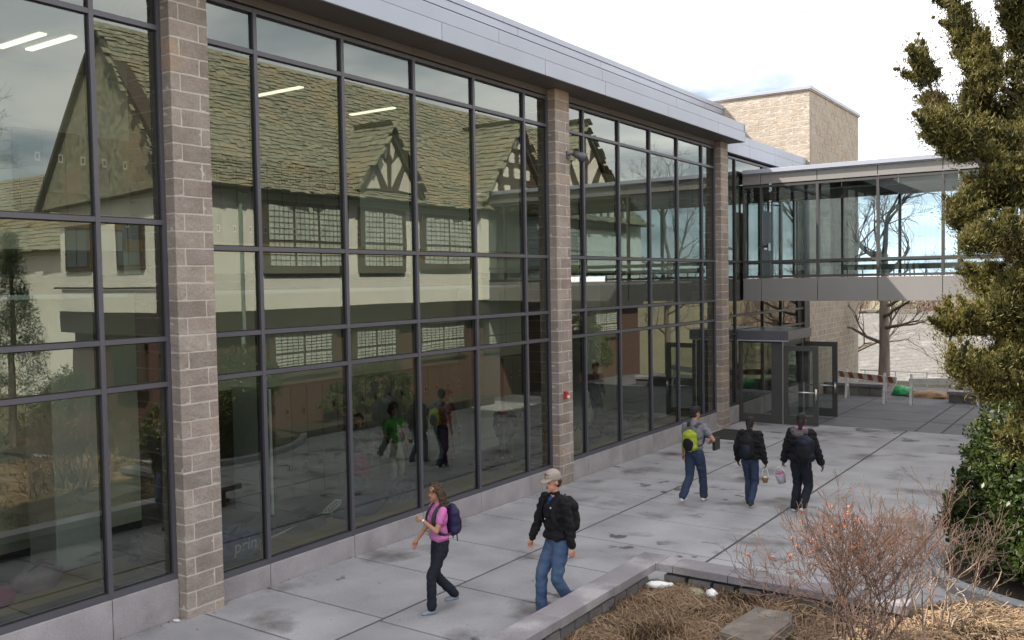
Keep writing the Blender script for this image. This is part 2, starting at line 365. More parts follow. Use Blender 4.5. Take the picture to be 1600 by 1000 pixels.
# roof fascia and parapet
ysoff = [-9, -6.2, -3.4, -.6, 2.2, 5.1, 8.1, 11.05, 14.03, 16.3, 19.3, 22.35, 24.3]
for a, b in zip(ysoff[:-1], ysoff[1:]):
    bx('soffit_panel', m_soffit, -.15, .57, a + .004, b - .004, 7.84, 7.865, hall)
    bx('fascia_panel', m_panel, .54, .60, a + .005, b - .005, 7.842, 8.115, hall, .004)
ys2 = [-9, -5, -1.5, 1.9, 5.3, 8.9, 12.6, 16.2, 19.8, 24.3]
for a, b in zip(ys2[:-1], ys2[1:]):
    bx('fascia_cap_panel', m_panel, .50, .585, a + .004, b - .004, 8.125, 8.34, hall, .004)
bx('fascia_end', m_panel, -.2, .60, 24.303, 24.33, 7.842, 8.335, hall)
bx('roof_edge_strip', m_gravelstop, .44, .50, -9, 24.3, 8.30, 8.365, hall)
bx('roof', m_soffit, -12, .50, -9, 24.3, 7.88, 8.30, hall)
PXp = -3.0; ztop = 10.43
yp = [-9, -3, 1, 5, 9, 13.2, 17.3, 21.5, 25.6, 29.0, 31.98]
for a, b in zip(yp[:-1], yp[1:]):
    bx('parapet_panel', m_panel, PXp - .1, PXp, a + .005, b - .005, 9.80, 10.08, hall, .004)
    bx('parapet_panel', m_panel, PXp - .1, PXp + .012, a + 1.2, min(b + 1.19, 31.97), 10.09, 10.275, hall, .004)
    bx('coping_panel', m_panel, PXp - .5, PXp + .03, a + .6, min(b + .595, 31.97), 10.285, ztop, hall, .004)
bx('upper_roof_wall', m_soffit, -12, PXp - .1, -9, 31.97, 8.3, 10.27, hall)
bx('unseen_shade_block', m_panel, -11, PXp - .15, 3.4, 15.5, 10.3, 15.0, hall)  # box added above the frame to throw shade on the kerb and paving
# set-back stretch beyond the last pier
YS, YE = 24.15, 32.0
curtain(YS, YE, [25.3, 27.675, 29.464, 31.268], [SLz, 2.5, 3.03, 4.589, 7.56], x=-.05, mf=m_frame_dark, bow=.0009)
bx('sill_stone', m_sill, -.3, -.03, YS, 25.36, -.3, SLz - .004, hall, .006)
bx('sill_stone', m_sill, -.3, -.03, 25.37, YE, -.4, SLz - .004, hall, .006)
yy = [24.34, 26.3, 28.6, 30.4, 31.98]
for a, b in zip(yy[:-1], yy[1:]):
    bx('fascia_panel', m_panel, -.13, .03, a + .004, b - .004, 7.66, 8.0, hall, .004)
    bx('fascia_cap_panel', m_panel, -.15, .018, a + .004, b - .004, 8.008, 8.24, hall, .004)
bx('roof', m_soffit, -12, -.14, 24.34, 32, 7.7, 8.2, hall)

# interior
flo = MB(); flo.box(-12, -.30, -9, 32, .05, .30)
link_ = flo.build('carpet_floor', m_intfloor, hall)
bx('wood_ledge', m_wood, -2.05, -1.42, -8, 7.9, .305, .42, hall, .01)
bx('wood_ledge', m_wood, -1.08, -.46, 8.3, 23.5, .305, .42, hall, .01)
bx('upper_floor', m_wallcream, -12, -.55, -9, 6.3, 4.55, 4.93, hall)
bx('upper_floor', m_wallcream, -12, -.55, 6.31, 32, 4.28, 4.66, hall)
bx('upper_floor_edge', m_wood, -.55, -.50, -9, 6.3, 4.80, 4.96, hall)
bx('upper_floor_edge', m_wood, -.55, -.50, 6.31, 32, 4.55, 4.69, hall)
bx('ceiling', m_ceil, -11.9, -.2, -9, 32, 7.70, 7.76, hall)
bx('ceiling', m_ceil, -11.9, -.7, -9, 32, 4.0, 4.05, hall)
bx('inner_wall', m_wallcream, -4.2, -4.0, -9, 9.0, .3, 4.0, hall)
bx('inner_wall', m_wallcream, -3.5, -3.3, 9.0, 24, .3, 4.0, hall)
bx('inner_wall', m_wallwhite, -5.4, -5.2, -9, 32, 4.66, 7.7, hall)
bx('inner_wall', m_wallcream, -12, -11.8, -9, 32, .0, 7.7, hall)
bx('end_wall', m_wallcream, -12, -.4, -9.2, -9, .0, 8.2, hall)
bx('inner_wall', m_wallcream, -12, -3.5, 24, 24.2, .3, 4.0, hall)
bx('inner_column', m_wallwhite, -3.15, -2.45, 6.40, 7.1, .3, 4.0, hall, .01)
bx('inner_column', m_wallwhite, -3.3, -2.75, 16.3, 17.2, .3, 4.0, hall, .01)
bx('inner_column', m_wallwhite, -3.3, -2.65, 21.0, 21.9, .3, 4.0, hall, .01)
bx('inner_column', m_wallwhite, -5.15, -4.6, 4.2, 5.0, 4.93, 7.69, hall, .01)
bx('dark_alcove', m_door, -3.99, -3.7, 3.6, 6.1, .3, 2.2, hall)
bx('door', m_door, -3.29, -3.24, 9.1, 9.95, .3, 2.35, hall)
d = bx('door', m_wallwhite, -3.28, -2.35, 9.98, 10.03, .31, 2.4, hall); 
bx('door_handle', m_steel, -2.5, -2.42, 9.92, 9.98, 1.2, 1.3, d)
for yy0, zz in ((3.9, .95), (5.0, 1.1)):
    f = MB(); f.tube([(-3.7, yy0, zz), (-3.45, yy0, zz + .02), (-3.2, yy0, zz)], [.06, .24, .17], 12); f.tube([(-3.55, yy0, zz - .1), (-3.4, yy0, zz - .3)], .08, 8)
    tag(f.build('water_fountain', m_steel, None, True), 'steel drinking fountain on the dark wall behind the glass, ' + ('nearer the picture edge' if yy0 < 4.5 else 'beside the white column'), 'fountain', 'drinking fountains')
# lockers
def lockers(y0, n, x=-2.95, z=.3, lab='', hz=2.0):
    t = empty('locker_bank', lab, 'lockers', (x, y0, z))
    bx('carcass', m_locker, -.42, -.012, 0, n * .38, 0, hz, t)
    for i in range(n):
        for k in range(2):
            a = k * hz / 2
            dd = bx('locker_door', m_locker, -.010, .012, i * .38 + .006, (i + 1) * .38 - .006, a + .012, a + hz / 2 - .012, t, .004)
            bx('latch', m_steel, .013, .024, i * .38 + .25, i * .38 + .33, a + hz / 4, a + hz / 4 + .14, dd)
            bx('latch_recess', m_black, .025, .028, i * .38 + .27, i * .38 + .31, a + hz / 4 + .03, a + hz / 4 + .11, dd)
lockers(10.6, 14, lab='taupe two-tier school lockers behind the glass beside the open white door')
lockers(17.6, 8, lab='taupe two-tier lockers further back behind the glass past the white column')
lockers(7.4, 20, -5.0, 4.66, 'upper floor lockers seen through the middle bay behind the reflected roof')
# ceiling lights
def lamp(x, y, lab, l=.62, z=7.69):
    t = empty('ceiling_light', lab, 'ceiling light', (x, y, z), 0, 'fluorescent ceiling lights')
    bx('housing', m_white, -l, l, -.08, .08, -.05, 0, t); bx('tube', m_lampglow, -l + .02, l - .02, -.05, .05, -.075, -.051, t)
lamp(-3.6, 6.78, 'lit fluorescent strip nearest the near corner of the upper floor')
lamp(-3.4, 7.10, 'lit fluorescent strip paired behind the nearest strip')
lamp(-3.4, 11.3, 'lit fluorescent strip seen over the reflected slate roof left of the first dormer')
lamp(-4.3, 2.0, 'lit fluorescent strip at the left picture edge on the upper floor')
lamp(-3.4, 13.75, 'lit fluorescent strip seen just above the reflected dormer gable')
bx('wall_poster', M('poster_dark', (.05, .05, .06), (.15, .12, .1), 8), -3.29, -3.27, 17.3, 17.6, 1.5, 2.5, hall)

# ------------------------------------------------------------------ stair tower
TX, TY0, TY1, TZ = .13, 32.0, 38.8, 10.62
tower = empty('stair_tower', 'square tan stone block tower behind the glass bridge', 'tower')
bx('wall', m_mortar, -8, TX - .006, TY0 + .006, TY1, -.6, TZ, tower)
bx('coping', m_panel, -8.1, TX + .07, TY0 - .07, TY1 + .07, TZ + .004, TZ + .12, tower, .01)
bx('coping_flange', m_gravelstop, -8.08, TX + .04, TY0 - .04, TY1 + .04, TZ - .03, TZ + .003, tower)
rest = MB(); cnt = 0
def tblock(x0, x1, y0, y1, z0, z1):
    global cnt
    cnt += 1
    if cnt <= 296: block(tower, x0, x1, y0, y1, z0, z1, m_block_tan, .012, 1)
    else:
        e = lambda: random.uniform(-.006, .006)
        if x1 > TX - .02 and y1 - y0 > .21 or True:
            rest.box(x0, x1 + e(), y0 + e() * (y0 < TY0 + .1), y1, z0, z1)
# south face (towards the camera)
nk = int((TZ - 7.3) / CH)
for k in range(nk + 1):
    z1 = TZ - .035 - k * CH; z0 = z1 - CH + .018; off = .2 * (k % 2)
    x = TX - (.0)
    first = True
    while x > -3.6:
        x0 = x - (.40 if not first else (.4 if k % 2 else .2))
        tblock(x0 + .005, x - (.005 if not first else 0), TY0, TY0 + .10, z0, z1); x = x0; first = False
# east face
allk = int((TZ + .4) / CH)
order = sorted(range(allk), key=lambda k: abs(TZ - k * CH - 1.8))
for k in order:
    z1 = TZ - .035 - k * CH; z0 = z1 - CH + .018
    y = TY0 + .10; first = True
    while y < TY1 - .05:
        y1 = min(TY1, y + (.4 if not first else (.1 if k % 2 else .3))); tblock(TX - .10, TX, y + .009, y1 - .009, z0, z1); y = y1; first = False
tag(rest.build('block_courses', m_block_tan, tower), kind='stuff')
# ------------------------------------------------------------------ glass bridge
bridge = empty('footbridge', 'enclosed glass and grey metal footbridge spanning from the hall to the right', 'bridge')
BY0, BY1, BX1 = 25.86, 28.5, 9.35
MX = [-.05, .499] + [.499 + 1.611 * q for q in range(1, 6)] + [BX1]
BB, BS, BM, BT = 3.436, 4.143, 4.581, 6.76
for a, b in zip(MX[:-1], MX[1:]):
    bx('lower_panel', m_panel2, a + .008, b - .008, BY0, BY0 + .04, BB, BS - .05, bridge, .004)
    bx('fascia_panel', m_panel2, a + .008, b - .008, BY0 - .02, BY0 + .02, 6.82, 7.10, bridge, .004)
    bx('back_panel', m_panel2, a + .008, b - .008, BY1 - .04, BY1, BB, BS - .05, bridge)
    bx('back_fascia_panel', m_panel2, a + .008, b - .008, BY1 - .04, BY1 + .02, 6.50, 7.10, bridge)
bx('bridge_deck', m_frame_dark, -.05, BX1, BY0 + .05, BY1 - .05, BB + .02, BB + .5, bridge)
bx('roof_cap', m_panel, -.02, BX1, BY0 - .12, BY1 + .1, 7.13, 7.25, bridge, .006)
bx('roof_lip', m_panel, -.02, BX1, BY0 - .06, BY0 + .02, 7.102, 7.127, bridge)
bx('bridge_ceiling', m_tudordark, -.05, BX1, BY0 + .07, BY1 - .05, 6.55, 6.60, bridge)
for yy_, mm in ((BY0, m_frame_dark), (BY1 - .1, m_frame_dark)):
    back = yy_ > BY0
    mxs_ = MX if not back else [-.05, .25, .67, 2.14, 3.77, 5.35, 6.9, BX1]
    for x in mxs_: bx('mullion', mm, x - .035 + (.04 if x < 0 else 0), x + .035 - (.04 if x > 9 else 0), yy_ + .001, yy_ + .12, BS - .045, 6.80 if not back else 6.50, bridge)
    for a, b in zip(mxs_[:-1], mxs_[1:]):
        a2, b2 = a + .035, b - .035
        for z in (BS, BM, BT) if not back else (BS, BM): bx('transom', mm, a2, b2, yy_ + .002, yy_ + .10, z - .035, z + .035, bridge)
        for z0, z1 in ((BS + .035, BM - .035), (BM + .035, BT - .035 if not back else 6.5)):
            pane('glass_pane', bridge, m_glb, (a2, yy_ + .05, z0), (b2 - a2, 0, 0), (0, 0, z1 - z0), 4, .0006)
bx('rail_panel', M('green_grey_enamel', (.07, .10, .07), rough=.5), 2.2, 7.5, BY1 - .22, BY1 - .16, 4.30, 4.46, bridge)
for q in range(12): bx('rail_post', m_frame_dark, 2.3 + q * .44, 2.33 + q * .44, BY1 - .20, BY1 - .17, 3.94, 4.298, bridge)
dd = bx('door', m_frame_dark, .28, .33, BY0 + .5, BY0 + 1.4, 3.95, 6.1, bridge)
bx('door_handle', m_steel, .33, .40, BY0 + .55, BY0 + .85, 4.95, 5.0, dd)
tb = MB(); tb.tube([(.33, BY0 + .35, 5.0), (.62, BY0 + .35, 5.05)], .035, 8); tb.tube([(.62, BY0 + .35, 5.12), (.62, BY0 + .35, 4.9)], .06, 8)
tb.build('door_closer', m_steel, bridge)

# ------------------------------------------------------------------ entrance vestibule
vest = empty('entrance_vestibule', 'small dark framed glass entrance porch with flat canopy under the bridge', 'entrance')
VY0, VY1, VX, VZ = 25.42, 27.42, 1.25, 2.30
zv = G(25.4)
bx('canopy', m_frame, -.04, VX + .20, VY0 - .10, VY1 + .15, VZ + .02, VZ + .30, vest, .008)
bx('canopy_trim', m_panel, -.04, VX + .21, VY0 - .11, VY0 - .102, VZ + .0, VZ + .03, vest)
bx('post', m_frame_dark, .93, VX, VY0, VY0 + .14, zv - .1, VZ + .02, vest, .006)
bx('post', m_frame_dark, -.04, .05, VY0, VY0 + .12, zv - .1, VZ + .02, vest)
bx('post', m_frame_dark, VX - .12, VX, VY1 - .12, VY1, zv - .1, VZ + .02, vest)
bx('base_panel', m_frame_dark, .052, .928, VY0 + .004, VY0 + .1, zv - .1, zv + .26, vest)
bx('transom', m_frame, .052, .928, VY0 + .004, VY0 + .1, .80, .86, vest)
bx('transom', m_frame_dark, .052, .928, VY0 + .004, VY0 + .1, VZ - .06, VZ + .018, vest)
bx('door_header', m_frame_dark, VX - .1, VX - .01, VY0 + .142, VY1 - .122, 2.12, VZ + .018, vest)
bx('steel_edge', m_steel, VX + .001, VX + .03, VY0 - .02, VY0 + .0, zv, VZ, vest)
pane('glass_pane', vest, m_gldoor, (.052, VY0 + .05, zv + .26), (.876, 0, 0), (0, 0, .80 - zv - .26), 2, 0)
pane('glass_pane', vest, m_gldoor, (.052, VY0 + .05, .86), (.876, 0, 0), (0, 0, VZ - .06 - .86), 2, 0)
pane('glass_pane', vest, m_gldoor, (0, VY1 - .05, zv), (VX - .12, 0, 0), (0, 0, VZ - zv), 2, 0)
def leaf(y, lab):
    x0, x1, z0, z1 = VX + .035, VX + 1.0, zv + .02, 2.18
    d_ = bx('door', m_frame_dark, x0, x0 + .12, y, y + .05, z0, z1, vest)
    bx('door_stile', m_frame_dark, x1 - .15, x1, y, y + .05, z0, z1, d_)
    bx('door_rail', m_frame_dark, x0 + .121, x1 - .151, y + .001, y + .049, z0, z0 + .25, d_)
    bx('door_rail', m_frame_dark, x0 + .121, x1 - .151, y + .001, y + .049, z1 - .14, z1, d_)
    pane('glass_pane', d_, m_gldoor, (x0 + .121, y + .025, z0 + .25), (x1 - x0 - .27, 0, 0), (0, 0, z1 - z0 - .39), 2, 0)
    h = MB(); h.tube([(x1 - .06, y - .06, 1.0), (x1 - .06, y - .06, .62)], .014, 8); h.tube([(x0 + .1, y - .05, .88), (x1 - .1, y - .05, .88)], .018, 8)
    h.box(x1 - .10, x1 - .03, y - .03, y - .001, .68, .98); h.build('push_bar', m_steel, d_, True)
leaf(VY0 + .0, 'near'); leaf(VY1 - .02, 'far')

# ------------------------------------------------------------------ tudor house opposite (seen in the glass)
tud = empty('tudor_house', 'old cream and timber house opposite, mirrored in the curtain wall', 'house')
WX = 9.42; EZ = 6.72; RX = 12.1; RZ = 10.75; TYA, TYB = 13.6, 38.5; BXW = 14.9
m_ = MB(); m_.box(WX, BXW, TYA, TYB, 3.47, EZ); m_.add([(WX, TYA, EZ), (BXW, TYA, EZ), (RX, TYA, RZ - .1), (WX, TYA + .3, EZ), (BXW, TYA + .3, EZ), (RX, TYA + .3, RZ - .1)], [(0, 1, 2), (3, 5, 4), (1, 4, 5, 2), (0, 2, 5, 3)]); m_.build('upper_wall', m_stucco, tud)
m_ = MB(); m_.box(WX + .2, BXW - .2, TYA + .2, TYB - .1, -.6, 2.88); m_.build('brick_wall', m_brickred, tud)
bx('timber_band', m_tudordark, WX - .06, BXW + .05, TYA - .06, TYB, 2.88, 3.47, tud)
bx('eave_board', m_timber, WX - .30, WX - .02, TYA, TYB, EZ - .16, EZ, tud)
mm_ = MB()
for xa, za_ in ((WX - .42, EZ - .25), (BXW + .5, EZ - .65)): mm_.beam((xa, TYA - .30, za_), (RX, TYA - .30, RZ - .15), .10, .42, up=Vector((0, 1, 0)))
mm_.build('barge_board', m_timber, tud)
def roofplane(b, p0, pu, pv, th=.03, cw=.34, ch=.24, jit=.035, clip=None):
    """slates on the plane p0 + s*pu + t*pv (unit lengths in metres), lower edge first"""
    p0, pu, pv = Vector(p0), Vector(pu), Vector(pv); U = pu.normalized(); V = pv.normalized(); N = U.cross(V).normalized()
    if N.z < 0: N = -N
    rows = int(pv.length / ch)
    for r in range(rows + 1):
        s = -random.uniform(0, cw)
        while s < pu.length:
            wd = cw * random.uniform(.6, 1.35); t0 = r * ch + random.uniform(-jit, jit); t1 = r * ch + ch * 1.5
            c = p0 + U * (s + wd / 2) + V * (t0 + .1)
            if clip is None or clip(c):
                lift = th * random.uniform(.8, 1.9)
                a = p0 + U * s + V * t0; bq = p0 + U * (s + wd * .97) + V * (t0 + random.uniform(-jit, jit) * .6); cc = p0 + U * (s + wd * .97) + V * t1; dd = p0 + U * s + V * t1
                b.add([a + N * lift, bq + N * lift, cc, dd, a - N * .01, bq - N * .01], [(0, 1, 2, 3), (4, 5, 1, 0), (1, 5, 2), (0, 3, 4)], 0)
            s += wd
# main roof, slightly rolled eave
b = MB(); v = [(WX - .42, TYA - .35, EZ - .1), (WX + .5, TYA - .35, EZ + .65), (RX, TYA - .35, RZ), (BXW + .5, TYA - .35, EZ - .5)]
b.add(v + [(x, TYB, z) for x, y, z in v], [(0, 1, 5, 4), (1, 2, 6, 5), (2, 3, 7, 6), (0, 4, 7, 3), (0, 3, 2, 1), (4, 5, 6, 7)])
rf = b.build('roof', m_slate, tud)
b = MB()
roofplane(b, (WX - .45, TYA - .4, EZ - .12), (0, TYB - TYA + .4, 0), (.95, 0, .77), ch=.15, cw=.25, jit=.045)
roofplane(b, (WX + .48, TYA - .4, EZ + .65), (0, TYB - TYA + .4, 0), (RX - WX - .5, 0, RZ - EZ - .65), ch=.15, cw=.25, jit=.045)
tag(b.build('roof_slates', m_slate, rf), kind='stuff')
def gable(yc, half_l, half_r, zf_l, zf_r, za, xf, xb, timber=None, wall=True, over=.45):
    """cross gable facing the hall with slated slopes"""
    f_ = MB()
    f_.add([(xf, yc - half_l, zf_l), (xf, yc + half_r, zf_r), (xf, yc, za), (xf + .25, yc - half_l, zf_l), (xf + .25, yc + half_r, zf_r), (xf + .25, yc, za)],
           [(0, 2, 1), (3, 4, 5), (0, 1, 4, 3), (1, 2, 5, 4), (2, 0, 3, 5)])
    g_ = f_.build('gable_wall', timber[0] if timber else m_stucco, tud)
    bb = MB()
    for sgn, hh, zf in ((-1, half_l, zf_l), (1, half_r, zf_r)):
        ex = 1.10; y1_, z1_ = yc + sgn * hh * ex, za - (za - zf) * ex
        bb.add([(xf - over, yc, za + .12), (xb, yc, za + .12), (xb, y1_, z1_ + .12), (xf - over, y1_, z1_ + .12),
                (xf - over, yc, za - .02), (xb, yc, za - .02), (xb, y1_, z1_ - .02), (xf - over, y1_, z1_ - .02)],
               [(0, 1, 2, 3), (4, 7, 6, 5), (0, 3, 7, 4), (3, 2, 6, 7), (1, 5, 6, 2)])
    rr = bb.build('gable_roof', m_slate, tud); bb = MB()
    for sgn, hh, zf in ((-1, half_l, zf_l), (1, half_r, zf_r)):
        ex = 1.10; y1_, z1_ = yc + sgn * hh * ex, za - (za - zf) * ex
        roofplane(bb, (xf - over, y1_, z1_ + .12), (xb - xf + over, 0, 0), (0, yc - y1_, za - z1_), ch=.22)
    tag(bb.build('slates', m_slate, rr), kind='stuff')
    bm_ = MB()   # barge boards
    for sgn, hh, zf in ((-1, half_l, zf_l), (1, half_r, zf_r)):
        bm_.beam((xf - .06, yc, za - .10), (xf - .06, yc + sgn * hh * 1.02, zf - .12), .07, .22, up=Vector((1, 0, 0)))
    bm_.build('barge_board', m_timber, tud)
    return g_
def poly_panel(pts, x, par, m):
    b = MB(); n = len(pts); b.add([(x, y, z) for y, z in pts] + [(x + .05, y, z) for y, z in pts], [tuple(range(n)), tuple(range(2 * n - 1, n - 1, -1))] + [(i, n + i, n + (i + 1) % n, (i + 1) % n) for i in range(n)])
    return b.build('infill_panel', m, par)
# dormer with radiating timbers
def dormer(yc, hw_, zf, za, xf):
    g_ = gable(yc, hw_, hw_, zf, zf, za, xf, RX - 1.5, (m_timber,), over=.10)
    h = za - zf
    for s in (-1, 1):
        P = lambda u, v: (yc + s * u * hw_, zf + v * h)
        poly_panel([P(.05, .60), P(.05, .86), P(.19, .70), P(.13, .52)], xf - .03, g_, m_stucco2)
        poly_panel([P(.07, .07), P(.09, .44), P(.34, .60), P(.44, .47)], xf - .03, g_, m_stucco2)
        poly_panel([P(.32, .03), P(.54, .36), P(.86, .09), P(.78, .0)], xf - .03, g_, m_stucco2)
    return g_
dormer(20.72, 1.38, 6.9, 8.75, WX - .2)
def window(y0, y1, z0, z1, x, lights=3, par=tud, m=m_curtain):
    fr = bx('window', m_timber, x - .12, x + .05, y0 - .16, y1 + .16, z0 - .2, z1 + .12, par)
    L = (y1 - y0) / lights
    for q in range(lights):
        a, b_ = y0 + q * L + .05, y0 + (q + 1) * L - .05; zm = z0 + (z1 - z0) * .40
        for za_, zb_ in ((z0, zm - .04), (zm + .04, z1)):
            bx('pane', m, x - .14, x - .125, a, b_, za_, zb_, fr)
            ld = MB()
            for u in range(1, 5): yy_ = a + (b_ - a) * u / 5; ld.box(x - .152, x - .142, yy_ - .007, yy_ + .007, za_, zb_)
            nv = 6 if zb_ == z1 else 4
            for u in range(1, nv): zz = za_ + (zb_ - za_) * u / nv; ld.box(x - .156, x - .153, a, b_, zz - .007, zz + .007)
            ld.build('leading', m_timber, fr)
window(16.1, 18.85, 4.65, 6.25, WX, 3)
window(19.65, 21.4, 4.65, 6.25, WX, 2)
window(22.5, 25.0, 4.75, 6.25, WX, 2)
window(30.6, 32.6, 4.75, 6.25, WX, 2)
for y0_, y1_ in ((16.4, 18.6), (19.5, 21.3), (22.4, 24.8), (26.2, 28.4), (30.4, 32.6), (34, 36)): window(y0_, y1_, 1.8, 2.84, WX + .2, 2)
def gwin(x0_, x1_, z0_, z1_):
    fr = bx('window', m_timber, x0_ - .12, x1_ + .12, TYA - .08, TYA + .05, z0_ - .12, z1_ + .12, tud)
    for k in range(2):
        xm = (x0_ + x1_) / 2; bx('pane', m_curtain if z0_ > 7 else m_darkglass, (x0_, xm + .03)[k], (xm - .03, x1_)[k], TYA - .10, TYA - .081, z0_, z1_, fr)
gwin(11.2, 12.0, 7.6, 8.5); gwin(11.15, 12.1, 4.7, 5.7); gwin(11.3, 12.3, 1.6, 2.6); gwin(13.4, 14.4, 4.7, 5.7)
tb = MB(); tb.tube([(WX - .08, 15.25, 6.35), (WX - .08, 15.25, .1)], .05, 8); tb.tube([(WX - .2, 15.25, 6.5), (WX - .08, 15.25, 6.25)], [.13, .06], 8); tb.build('downpipe', M('green_copper', (.22, .28, .24), rough=.6), tud)
tb = MB(); tb.tube([(15.2, TYA - .05, 4.12), (9.9, TYA - .05, 4.10), (9.75, TYA - .05, 4.9)], .025, 6); tb.build('conduit', m_tudordark, tud)
for z_, x0_, x1_ in ((.0, 9.6, 10.5),): bx('brick_buttress', m_brickred, x0_, x1_, TYA - .3, TYA + .19, -.3, 2.87, tud)
WXF = WX - .18
bx('gable_bay', m_stucco, WXF, WX + .1, 25.45, 30.0, 3.48, 7.2, tud)
g2 = gable(27.66, 2.2, 2.2, 7.0, 7.0, 9.75, WXF - .05, RX + .4, (m_timber,), over=.12)
def quat(yc, zc, r, par):
    pts = []
    for q in range(16):
        a = 2 * PI * q / 16; rr = r * (.72 + .34 * abs(math.cos(2 * a + PI / 2)))
        pts.append((yc + rr * math.cos(a), zc + rr * math.sin(a)))
    poly_panel(pts, WXF - .09, par, m_stucco2)
for yq, zq in ((26.9, 8.05), (27.66, 8.05), (28.4, 8.05), (27.3, 8.6), (28.0, 8.6), (26.2, 7.45), (27.0, 7.4), (28.3, 7.4), (29.1, 7.45)): quat(yq, zq, .22, g2)
poly_panel([(27.35, 8.95), (27.62, 8.95), (27.62, 9.35)], WXF - .09, g2, m_stucco2); poly_panel([(27.72, 8.95), (27.99, 8.95), (27.72, 9.35)], WXF - .09, g2, m_stucco2)
bx('eave_board', m_timber, WXF - .06, WXF - .01, 25.45, 30.0, 6.85, 7.05, tud)
dormer(32.7, 2.6, 7.6, 10.45, WX - .25)
g3 = bx('timber_facade', m_timber, WX - .14, WX - .02, 30.1, 37.0, 6.3, 7.55, tud)
for q in range(10): bx('infill_panel', m_stucco2, WX - .17, WX - .141, 30.3 + q * .68, 30.7 + q * .68, 6.45, 7.45, g3)
an = empty('annex_house', 'low slate roofed house behind the old gable, mirrored in the near glass', 'house')
m_ = MB(); m_.box(19, 40, 18, 27, -.5, 5.6); m_.build('wall', m_stucco, an)
m_ = MB(); m_.add([(18.5, 17.6, 5.5), (41, 17.6, 5.5), (41, 22.5, 9.2), (18.5, 22.5, 9.2), (41, 27.5, 5.5), (18.5, 27.5, 5.5)], [(0, 1, 2, 3), (3, 2, 4, 5), (0, 3, 5), (1, 4, 2), (0, 5, 4, 1)]); rfa = m_.build('roof', m_slate, an)
m_ = MB(); roofplane(m_, (18.5, 17.55, 5.55), (22, 0, 0), (0, 4.95, 3.7), ch=.3, cw=.5); tag(m_.build('roof_slates', m_slate, rfa), kind='stuff')

# ------------------------------------------------------------------ things beyond the bridge
hs = empty('shingled_house', 'low neighbouring house with a broad grey shingle roof below the far terrace', 'house')
m_ = MB(); x0, x1 = -22, 6.2
m_.add([(x0, 55.6, -2.0), (x1, 55.6, -2.0), (x1, 66, 1.55), (x0, 66, 1.55), (x1, 76, -2), (x0, 76, -2)], [(0, 1, 2, 3), (3, 2, 4, 5), (1, 4, 2), (0, 3, 5), (0, 5, 4, 1)])
r_ = m_.build('roof', m_shingle, hs)
m_ = MB(); random.seed(11)
dv_ = Vector((0, 10.4, 3.55)).normalized(); Nn = Vector((0, -3.55, 10.4)).normalized(); nrow = 52; rl = 10.99 / nrow
for r in range(nrow):
    p = Vector((0, 55.6, -2.0)) + dv_ * (r * rl); x = -8 - random.random() * .4
    while x < x1:
        w_ = random.uniform(.22, .42); h_ = random.uniform(.018, .026); q0 = p + Nn * h_; q1 = p + dv_ * rl * 1.3 + Nn * .004
        if x + w_ > x1: w_ = x1 - x
        m_.add([(x, q0.y, q0.z), (x + w_ * .96, q0.y, q0.z), (x + w_ * .96, q1.y, q1.z), (x, q1.y, q1.z), (x, p.y, p.z), (x + w_ * .96, p.y, p.z)], [(0, 1, 2, 3), (4, 5, 1, 0)]); x += w_
tag(m_.build('shingles', m_shingle, r_), kind='stuff')
bx('ridge_cap', m_shingle, -22, -2.5, 65.8, 66.3, 1.5, 1.80, r_); bx('ridge_cap', m_shingle, -2.49, x1, 65.85, 66.25, 1.48, 1.64, r_)
bx('wall', m_white, x0 + .3, x1 - .3, 56.2, 75.5, -6, -2.02, hs)
bx('gutter', m_tudordark, x0, x1, 55.45, 55.6, -2.15, -1.98, hs)
pc = empty('porch_hut', 'small hut with dark pitched roof and white boards beyond the juniper', 'hut', (0, 0, 0))
m_ = MB(); m_.add([(2.0, 49.4, -.62), (6.6, 49.4, -.62), (6.6, 52, -.1), (2.0, 52, -.1), (2.0, 54, -.7), (6.6, 54, -.7), (2.0, 49.4, -.72), (6.6, 49.4, -.72)], [(0, 1, 2, 3), (3, 2, 5, 4), (6, 7, 1, 0), (0, 3, 4), (1, 5, 2)]); m_.build('roof', m_shingle, pc)
bx('wall', M('sage_boards', (.2, .24, .18), rough=.8), 2.3, 6.3, 49.8, 53.6, -5, -.75, pc)
for q in range(5): bx('post', m_white, 2.3 + q * .95, 2.42 + q * .95, 49.62, 49.78, -5, -.73, pc)
bx('window', m_darkglass, 3.4, 4.2, 49.785, 49.82, -1.9, -1.1, pc); bx('window', m_white, 4.7, 5.6, 49.785, 49.82, -2.4, -1.0, pc)

# fence, benches, barricades
fn = empty('pipe_fence', 'low white pipe rail fence at the end of the far terrace', 'fence')
for z in (.34, -.02): 
    t = MB(); t.tube([(.4, 37.9, z), (4.6, 37.9, z - .03)], .02, 6); t.build('rail', m_white, fn)
for q in range(4):
    t = MB(); t.tube([(.6 + q * 1.15, 37.9, -.6), (.6 + q * 1.15, 37.9, .36)], .022, 6); t.build('post', m_white, fn)
tag(bx('brick_post', m_brickred, 4.05, 4.3, 36.9, 37.15, -.5, .5), 'short dark red brick post at the right end of the white pipe fence', 'post')
bn = empty('terrace_wall', 'low block wall with pale concrete cap against the tower', 'wall')
bx('cap', m_cap, .16, 2.25, 33.6, 34.2, .16, .27, bn, .01)
for q in range(5): bx('block', m_wallblock, .16 + q * .4, .545 + q * .4, 33.64, 34.16, -.4, .155, bn, .008)
bw = empty('terrace_wall', 'short capped block wall just left of the juniper beyond the terrace', 'wall')
bx('cap', m_cap, 4.35, 7.2, 33.0, 33.5, .10, .22, bw, .01)
for q in range(6): bx('block', m_wallblock, 4.4 + q * .46, 4.85 + q * .46, 33.04, 33.46, -.4, .095, bw, .008)
